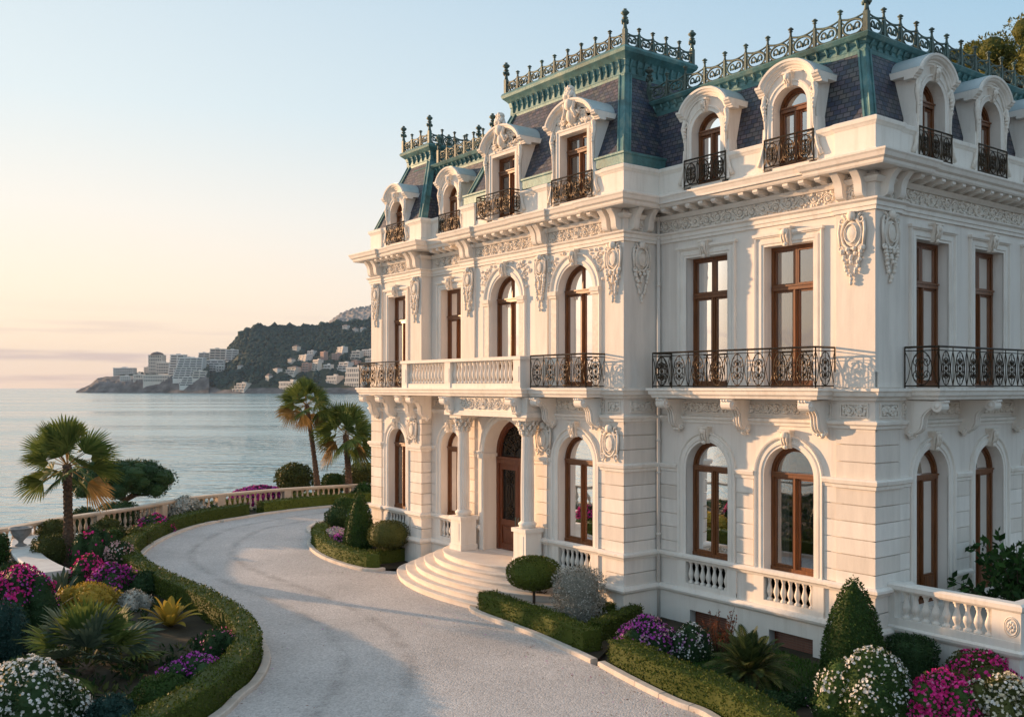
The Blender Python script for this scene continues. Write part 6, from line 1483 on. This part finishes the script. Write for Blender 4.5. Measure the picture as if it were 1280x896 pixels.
# ---- left bed
GL = 'shrubs of the seaward flower bed'
for a in [
 ('daisy_bush', 'low wide bush covered in white daisies in the lower left corner', 'flowers', 34, 934, 136, 112, 'dark', 'mound', 5200, .06, .05, [('white', 760, .052, .3, .35)]),
 ('shrub', 'teal-green low shrub at the bottom edge right of the white daisies', 'shrub', 140, 918, 70, 50, 'teal', 'mound', 3200, .06, .05),
 ('shrub', 'dark green dome beside the near end of the S-shaped hedge', 'shrub', 205, 894, 86, 50, 'box', 'mound', 3600, .06, .04),
 ('flowering_shrub', 'purple-topped flower mound with white specks inside the hedge bend', 'flowers', 244, 866, 80, 48, 'dark', 'mound', 2600, .06, .07, [('purple', 330, .045, .6, .2), ('white', 60, .035, .1, .2)]),
 ('shrub', 'dark round shrub with few pink flowers just inside the hedge bend', 'shrub', 270, 832, 60, 46, 'dark', 'mound', 3000, .06, .05, [('pink', 60, .045, .4, .6)]),
 ('shrub', 'orange-yellow leafy mound behind the trunkless fan palm', 'shrub', 112, 770, 76, 42, 'yellow', 'mound', 2600, .075, .10),
 ('shrub', 'small silver-grey shrub beside the golden rosette plant', 'shrub', 167, 764, 38, 27, 'silver', 'mound', 1600, .07, .10),
 ('flowering_shrub', 'wide dark bush topped with magenta flowers at the left edge', 'flowers', 26, 786, 90, 80, 'dark', 'mound', 4200, .075, .08, [('magenta', 420, .06, .6, .25), ('purple', 160, .05, .5, .4)]),
 ('shrub', 'dark teal bush under the magenta bush at the left edge', 'shrub', 2, 832, 66, 80, 'teal', 'mound', 3600, .075, .08),
 ('flowering_shrub', 'bright magenta bougainvillea at the right foot of the lone palm', 'flowers', 112, 733, 46, 40, 'dark', 'mound', 1800, .08, .12, [('magenta', 420, .07, .3, .3)]),
 ('flowering_shrub', 'deep purple bougainvillea mound right of the bright magenta one', 'flowers', 138, 748, 58, 44, 'dark', 'mound', 2200, .08, .10, [('violet', 520, .065, .2, .25), ('purple', 240, .06, .4, .3)]),
 ('shrub', 'dark low shrub between the purple bougainvillea and the hedge', 'shrub', 182, 744, 48, 30, 'dark', 'mound', 1800, .08, .08),
 ('shrub', 'clipped olive-green block left of the lone palm trunk', 'shrub', 66, 708, 50, 38, 'olive', 'tub', 2600, .085, .04),
 ('shrub', 'yellow-green shrub above the clipped olive block', 'shrub', 66, 684, 46, 34, 'olive', 'mound', 2200, .09, .08),
 ('flowering_shrub', 'big dark shrub with a few magenta blooms right of the palm trunk', 'flowers', 117, 712, 50, 54, 'dark', 'mound', 2800, .085, .07, [('magenta', 60, .07, .1, .6)]),
 ('shrub', 'dark smooth ball behind the lone palm', 'shrub', 106, 668, 36, 34, 'dark', 'ball', 2400, .085, .03),
 ('topiary', 'squat dark clipped drum below the umbrella tree', 'topiary', 148, 662, 48, 34, 'dark', 'tub', 3000, .085, .03),
 ('shrub', 'yellow-green spreading shrub below the clipped drum', 'shrub', 134, 676, 42, 28, 'olive', 'mound', 2000, .09, .14),
 ('shrub', 'dark rounded cushion left of the lighter cushion near the hedge', 'shrub', 141, 686, 32, 26, 'box', 'mound', 1700, .085, .04),
 ('shrub', 'lighter green cushion close to the hedge, below the magenta ball', 'shrub', 169, 684, 34, 26, 'olive', 'mound', 1700, .085, .04),
 ('flowering_shrub', 'pale pink and white flowers beside the curve of the hedge', 'flowers', 149, 714, 30, 36, 'dark', 'tub', 1400, .08, .10, [('rose', 260, .055, .3, .1), ('white', 80, .05, .3, .3)]),
 ('flowering_shrub', 'magenta-flowered ball against the upper curve of the hedge', 'flowers', 192, 670, 46, 28, 'dark', 'mound', 1800, .085, .07, [('magenta', 240, .07, .1, .3), ('purple', 320, .065, .1, .3)]),
 ('shrub', 'silver-grey shrub in front of the sea balustrade, the wider one', 'shrub', 232, 652, 48, 31, 'silver', 'mound', 1500, .13, .22),
 ('shrub', 'low silver-grey shrub between the magenta ball and the balustrade', 'shrub', 196, 652, 58, 20, 'silver', 'mound', 1100, .13, .22),
 ('flowering_shrub', 'small pink and white flower clump behind the hedge top', 'flowers', 267, 647, 22, 16, 'dark', 'mound', 900, .09, .1, [('purple', 130, .07, .1, .3), ('white', 90, .06, .1, .3)]),
 ('shrub', 'small round olive shrub at the balustrade among the silver shrubs', 'shrub', 248, 641, 18, 18, 'olive', 'ball', 900, .09, .08),
 ('flowering_shrub', 'wide flat mound of magenta flowers by the balustrade at the far bend', 'flowers', 325, 634, 78, 26, 'dark', 'mound', 2600, .10, .05, [('violet', 1300, .12, .05, .0), ('purple', 700, .11, .1, .1)]),
 ('shrub', 'small green shrub at the left edge in front of the balustrade', 'shrub', -2, 706, 22, 38, 'box', 'tub', 1600, .085, .08),
 ('shrub', 'low green shrub at the near end of the white garden wall', 'shrub', 22, 722, 40, 18, 'box', 'mound', 1400, .085, .08),
]:
    kw = dict(zip(('name', 'label', 'cat', 'px', 'py', 'wpx', 'hpx', 'leaf', 'prof', 'n', 'lsz', 'amp', 'fl'), a)); bush(group=GL, **kw)
# shrubs by the palms at the far bend
GF = 'shrubs under the two far palms'
for a in [
 ('shrub', 'round yellow-olive bush beyond the balustrade at the far bend', 'shrub', 368, 617, 46, 37, 'olive', 'ball', 2600, .16, .06),
 ('shrub', 'clipped green block between the two far palm trunks', 'shrub', 415, 623, 24, 30, 'box', 'tub', 2000, .11, .04),
 ('shrub', 'tall olive-green bush behind the stout palm at the mansion corner', 'shrub', 458, 620, 54, 40, 'olive', 'tub', 3400, .13, .10),
 ('shrub', 'low olive bush behind the clipped green block, left of the stout palm', 'shrub', 420, 613, 40, 20, 'olive', 'mound', 1800, .13, .10),
 ('shrub', 'bright green bush right of the stout palm trunk', 'shrub', 455, 629, 30, 26, 'lush', 'mound', 1800, .11, .08),
 ('shrub', 'low ground-hugging shrub around the foot of the tall palm', 'shrub', 385, 628, 44, 10, 'box', 'mound', 1200, .11, .1)]:
    kw = dict(zip(('name', 'label', 'cat', 'px', 'py', 'wpx', 'hpx', 'leaf', 'prof', 'n', 'lsz', 'amp', 'fl'), a)); bush(group=GF, **kw)
# ---- umbrella tree
p = at(157, 648); s = p.y/FOC; t = thing('umbrella_tree', 'flat-topped dark umbrella tree by the sea balustrade', 'tree', p); rng = np.random.default_rng(40); mb = MB(); cz = EYE-(617-HYP)*s-G; ct = EYE-(579-HYP)*s-G; RX = 60*s; cx0 = (151-157)*s
lf = Leafy(); mb.tube([(0, 0, 0), (.05, 0, .5), (-.02, 0, .95)], [.17, .14, .13], 8)
for k in range(15):
    a = k*2.4; r = RX*rng.uniform(.35, .86); e = (cx0+r*math.cos(a), r*.85*math.sin(a), cz+.25+.3*rng.random()); mb.tube([(0, 0, .85), (e[0]*.35, e[1]*.35, .85+(cz-.6)*.45), (e[0]*.75, e[1]*.75, cz-.05), e], [.08, .06, .045, .02], 6)
for k in range(84):
    a = k*2.39996; r = RX*math.sqrt((k+.5)/84)*.92; x, y = cx0+r*math.cos(a), r*.85*math.sin(a); top = cz+(ct-cz)*(1-(r/RX)**2.2)**.5*.80; zz = top if k % 3 else cz+(top-cz)*.35; rr = rng.uniform(.42, .66)
    shell(lf, (x, y, zz-.25), rr*2, rr*2, rr*1.3, 'ball', .10, 300, 900+k, .1, 0, .74, .45, .8)
mb.build('trunk', M['bark'], t); lf.build('crown', [LM['dark']], t)
# ---- pines behind the roof
def pine(label, x, y, zt, R, seed, mat='pine'):
    t = thing('stone_pine', label, 'tree', (x, y, 0), 0, 'pines behind the mansion roof'); rng = np.random.default_rng(seed); mb = MB(); lf = Leafy(); zc = zt-R*.75
    mb.tube([(0, 0, 0), (.2, .1, zc*.5), (0, 0, zc)], [.45, .36, .25], 8)
    for k in range(40):
        d = unit(rng.standard_normal(3)*np.array([1, 1, .55])); q = d*R*rng.uniform(.45, .9)*np.array([1, 1, .7]); rr = R*rng.uniform(.20, .34)
        if k % 2 == 0: mb.tube([(0, 0, zc-R*.5), tuple(q*.5+np.array([0, 0, zc])), tuple(q+np.array([0, 0, zc]))], [.14, .08, .03], 5)
        shell(lf, tuple(q+np.array([0, 0, zc-rr*.7])), rr*2, rr*2, rr*1.4, 'ball', .24, 430, 1200+seed*50+k, .14, 0, .62, .32, .9)
    mb.build('trunk', M['bark'], t); lf.build('crown', [LM[mat]], t)
pine('nearer and taller stone pine rising over the right end of the roof', 30.4, 58, 28.2, 3.5, 1)
pine('smaller stone pine just left of the taller one over the roof', 28.4, 60, 27.8, 1.8, 2)
# ---- white curved garden wall with an urn
M['white_wall'] = pmat('white_wall', (.62, .60, .57), (.74, .72, .69), 2, .7, bump=.15, bscale=20)
wp_ = smooth_path([at(72, 734), at(54, 725), at(38, 714), at(30, 700), at(33, 686), at(44, 676)], 6); o = wp_[0].copy(); o.z = 0
wt_ = thing('garden_wall', 'low white curved garden wall with a broad smooth top, ending at the urn', 'wall', (o.x, o.y, G))
mb = MB(); sweep(mb, [(p.x-o.x, p.y-o.y) for p in wp_], [(-.24, -.05), (.24, -.05), (.24, .40), (-.24, .40)]); mb.build('wall', M['white_wall'], wt_)
mb = MB(); sweep(mb, [(p.x-o.x, p.y-o.y) for p in wp_], [(-.42, .40), (.42, .40), (.45, .43), (.45, .50), (.40, .53), (-.40, .53), (-.45, .50), (-.45, .43)]); mb.build('coping', M['white_wall'], wt_)
M['urn'] = pmat('grey_urn_stone', (.20, .20, .20), (.34, .33, .32), 6, .8, bump=.3, bscale=30)
p = at(26, 701); u = thing('urn', 'grey stone urn on a pedestal at the end of the white curved wall', 'urn', p)
mb = MB(); mb.box(-.30, .30, -.30, .30, -.05, .10); mb.box(-.24, .24, -.24, .24, .10, .48); mb.box(-.29, .29, -.29, .29, .48, .56); mb.build('pedestal', M['white_wall'], u)
mb = MB(); mb.lathe([(.20, .56), (.20, .60), (.10, .66), (.08, .72), (.12, .78), (.26, .92), (.34, 1.06), (.36, 1.16), (.42, 1.20), (.42, 1.24), (.34, 1.24), (.28, 1.12)], n=20); mb.build('bowl', M['urn'], u)
# ---- loose ground cover over the soil
rng = np.random.default_rng(77); gc = Leafy(); pts = []
poly = [(p.x, p.y) for p in offset_path(LK, .95)][9:]+[(p.x, p.y) for p in SL[::-1] if p.y < 55]
def inp(poly, x, y):
    c = False; j = len(poly)-1
    for i in range(len(poly)):
        if (poly[i][1] > y) != (poly[j][1] > y) and x < (poly[j][0]-poly[i][0])*(y-poly[i][1])/(poly[j][1]-poly[i][1])+poly[i][0]: c = not c
        j = i
    return c
for k in range(9500):
    x, y = rng.uniform(-30, -4), rng.uniform(10, 54)
    if inp(poly, x, y) and math.sin(x*.9)*math.cos(y*.7+1)+.35*math.sin(2.3*x+y) > -.55: pts.append((x, y))
for x, y in pts:
    n = 7; P = np.tile([x, y, G+.03], (n, 1))+rng.normal(0, .09, (n, 3))*np.array([1, 1, .0]); V_, Q_ = leaf_quads(P, np.tile([0, 0, 1.], (n, 1)), rng.uniform(.12, .24), .3, .9, rng); gc.add(V_, Q_, 0 if rng.random() > .25 else 1)
tag(gc.build('ground_cover', [LM['dark'], LM['olive']]), 'low dark ground cover between the shrubs of the seaward bed', 'ground cover', kind='stuff')

# ---- leaves and petals blown on to the drive
rng = np.random.default_rng(55); fl_ = []; dp = [(p.x, p.y) for p in drive_poly]
for k in range(2600):
    P_ = (LK, BBK, BCK, BAK)[k % 4]; q = P_[rng.integers(0, len(P_)-1)]; x, y = q.x+rng.normal()*.9, q.y+rng.normal()*.9
    if 13 < y < 50 and inp(dp, x, y): fl_.append((x, y, G+.012))
P_ = np.array(fl_[:700]); V_, Q_ = leaf_quads(P_, np.tile([0, 0, .12], (len(P_), 1)), .055, .55, .2, rng); V_[:, 2] = G+.008+np.abs(V_[:, 2]-G-.012)*.25
tag(np_mesh('fallen_leaves', V_, Q_, rng.choice([0, 0, 1, 2], len(Q_)), [LM['rust'], LM['olive'], LM['purple']]), 'scattered fallen leaves and petals along the drive edges', 'leaves', kind='stuff')
# ------------------------------------------------------------------ sea air
hz = MB(); hz.box(-9600, 9600, -300, 9600, SEAZ-3, 330)
hm = bpy.data.materials.new('sea_air'); hm.use_nodes = True; ht = hm.node_tree; ht.nodes.clear()
ho = N(ht, 'ShaderNodeOutputMaterial'); hv = N(ht, 'ShaderNodeVolumePrincipled'); hv.inputs['Color'].default_value = (.55, .74, 1., 1); hv.inputs['Density'].default_value = .00005; hv.inputs['Anisotropy'].default_value = 0.
ht.links.new(hv.outputs[0], ho.inputs['Volume'])
tag(hz.build('haze', hm), 'thin evening haze over the bay', 'haze', kind='stuff')
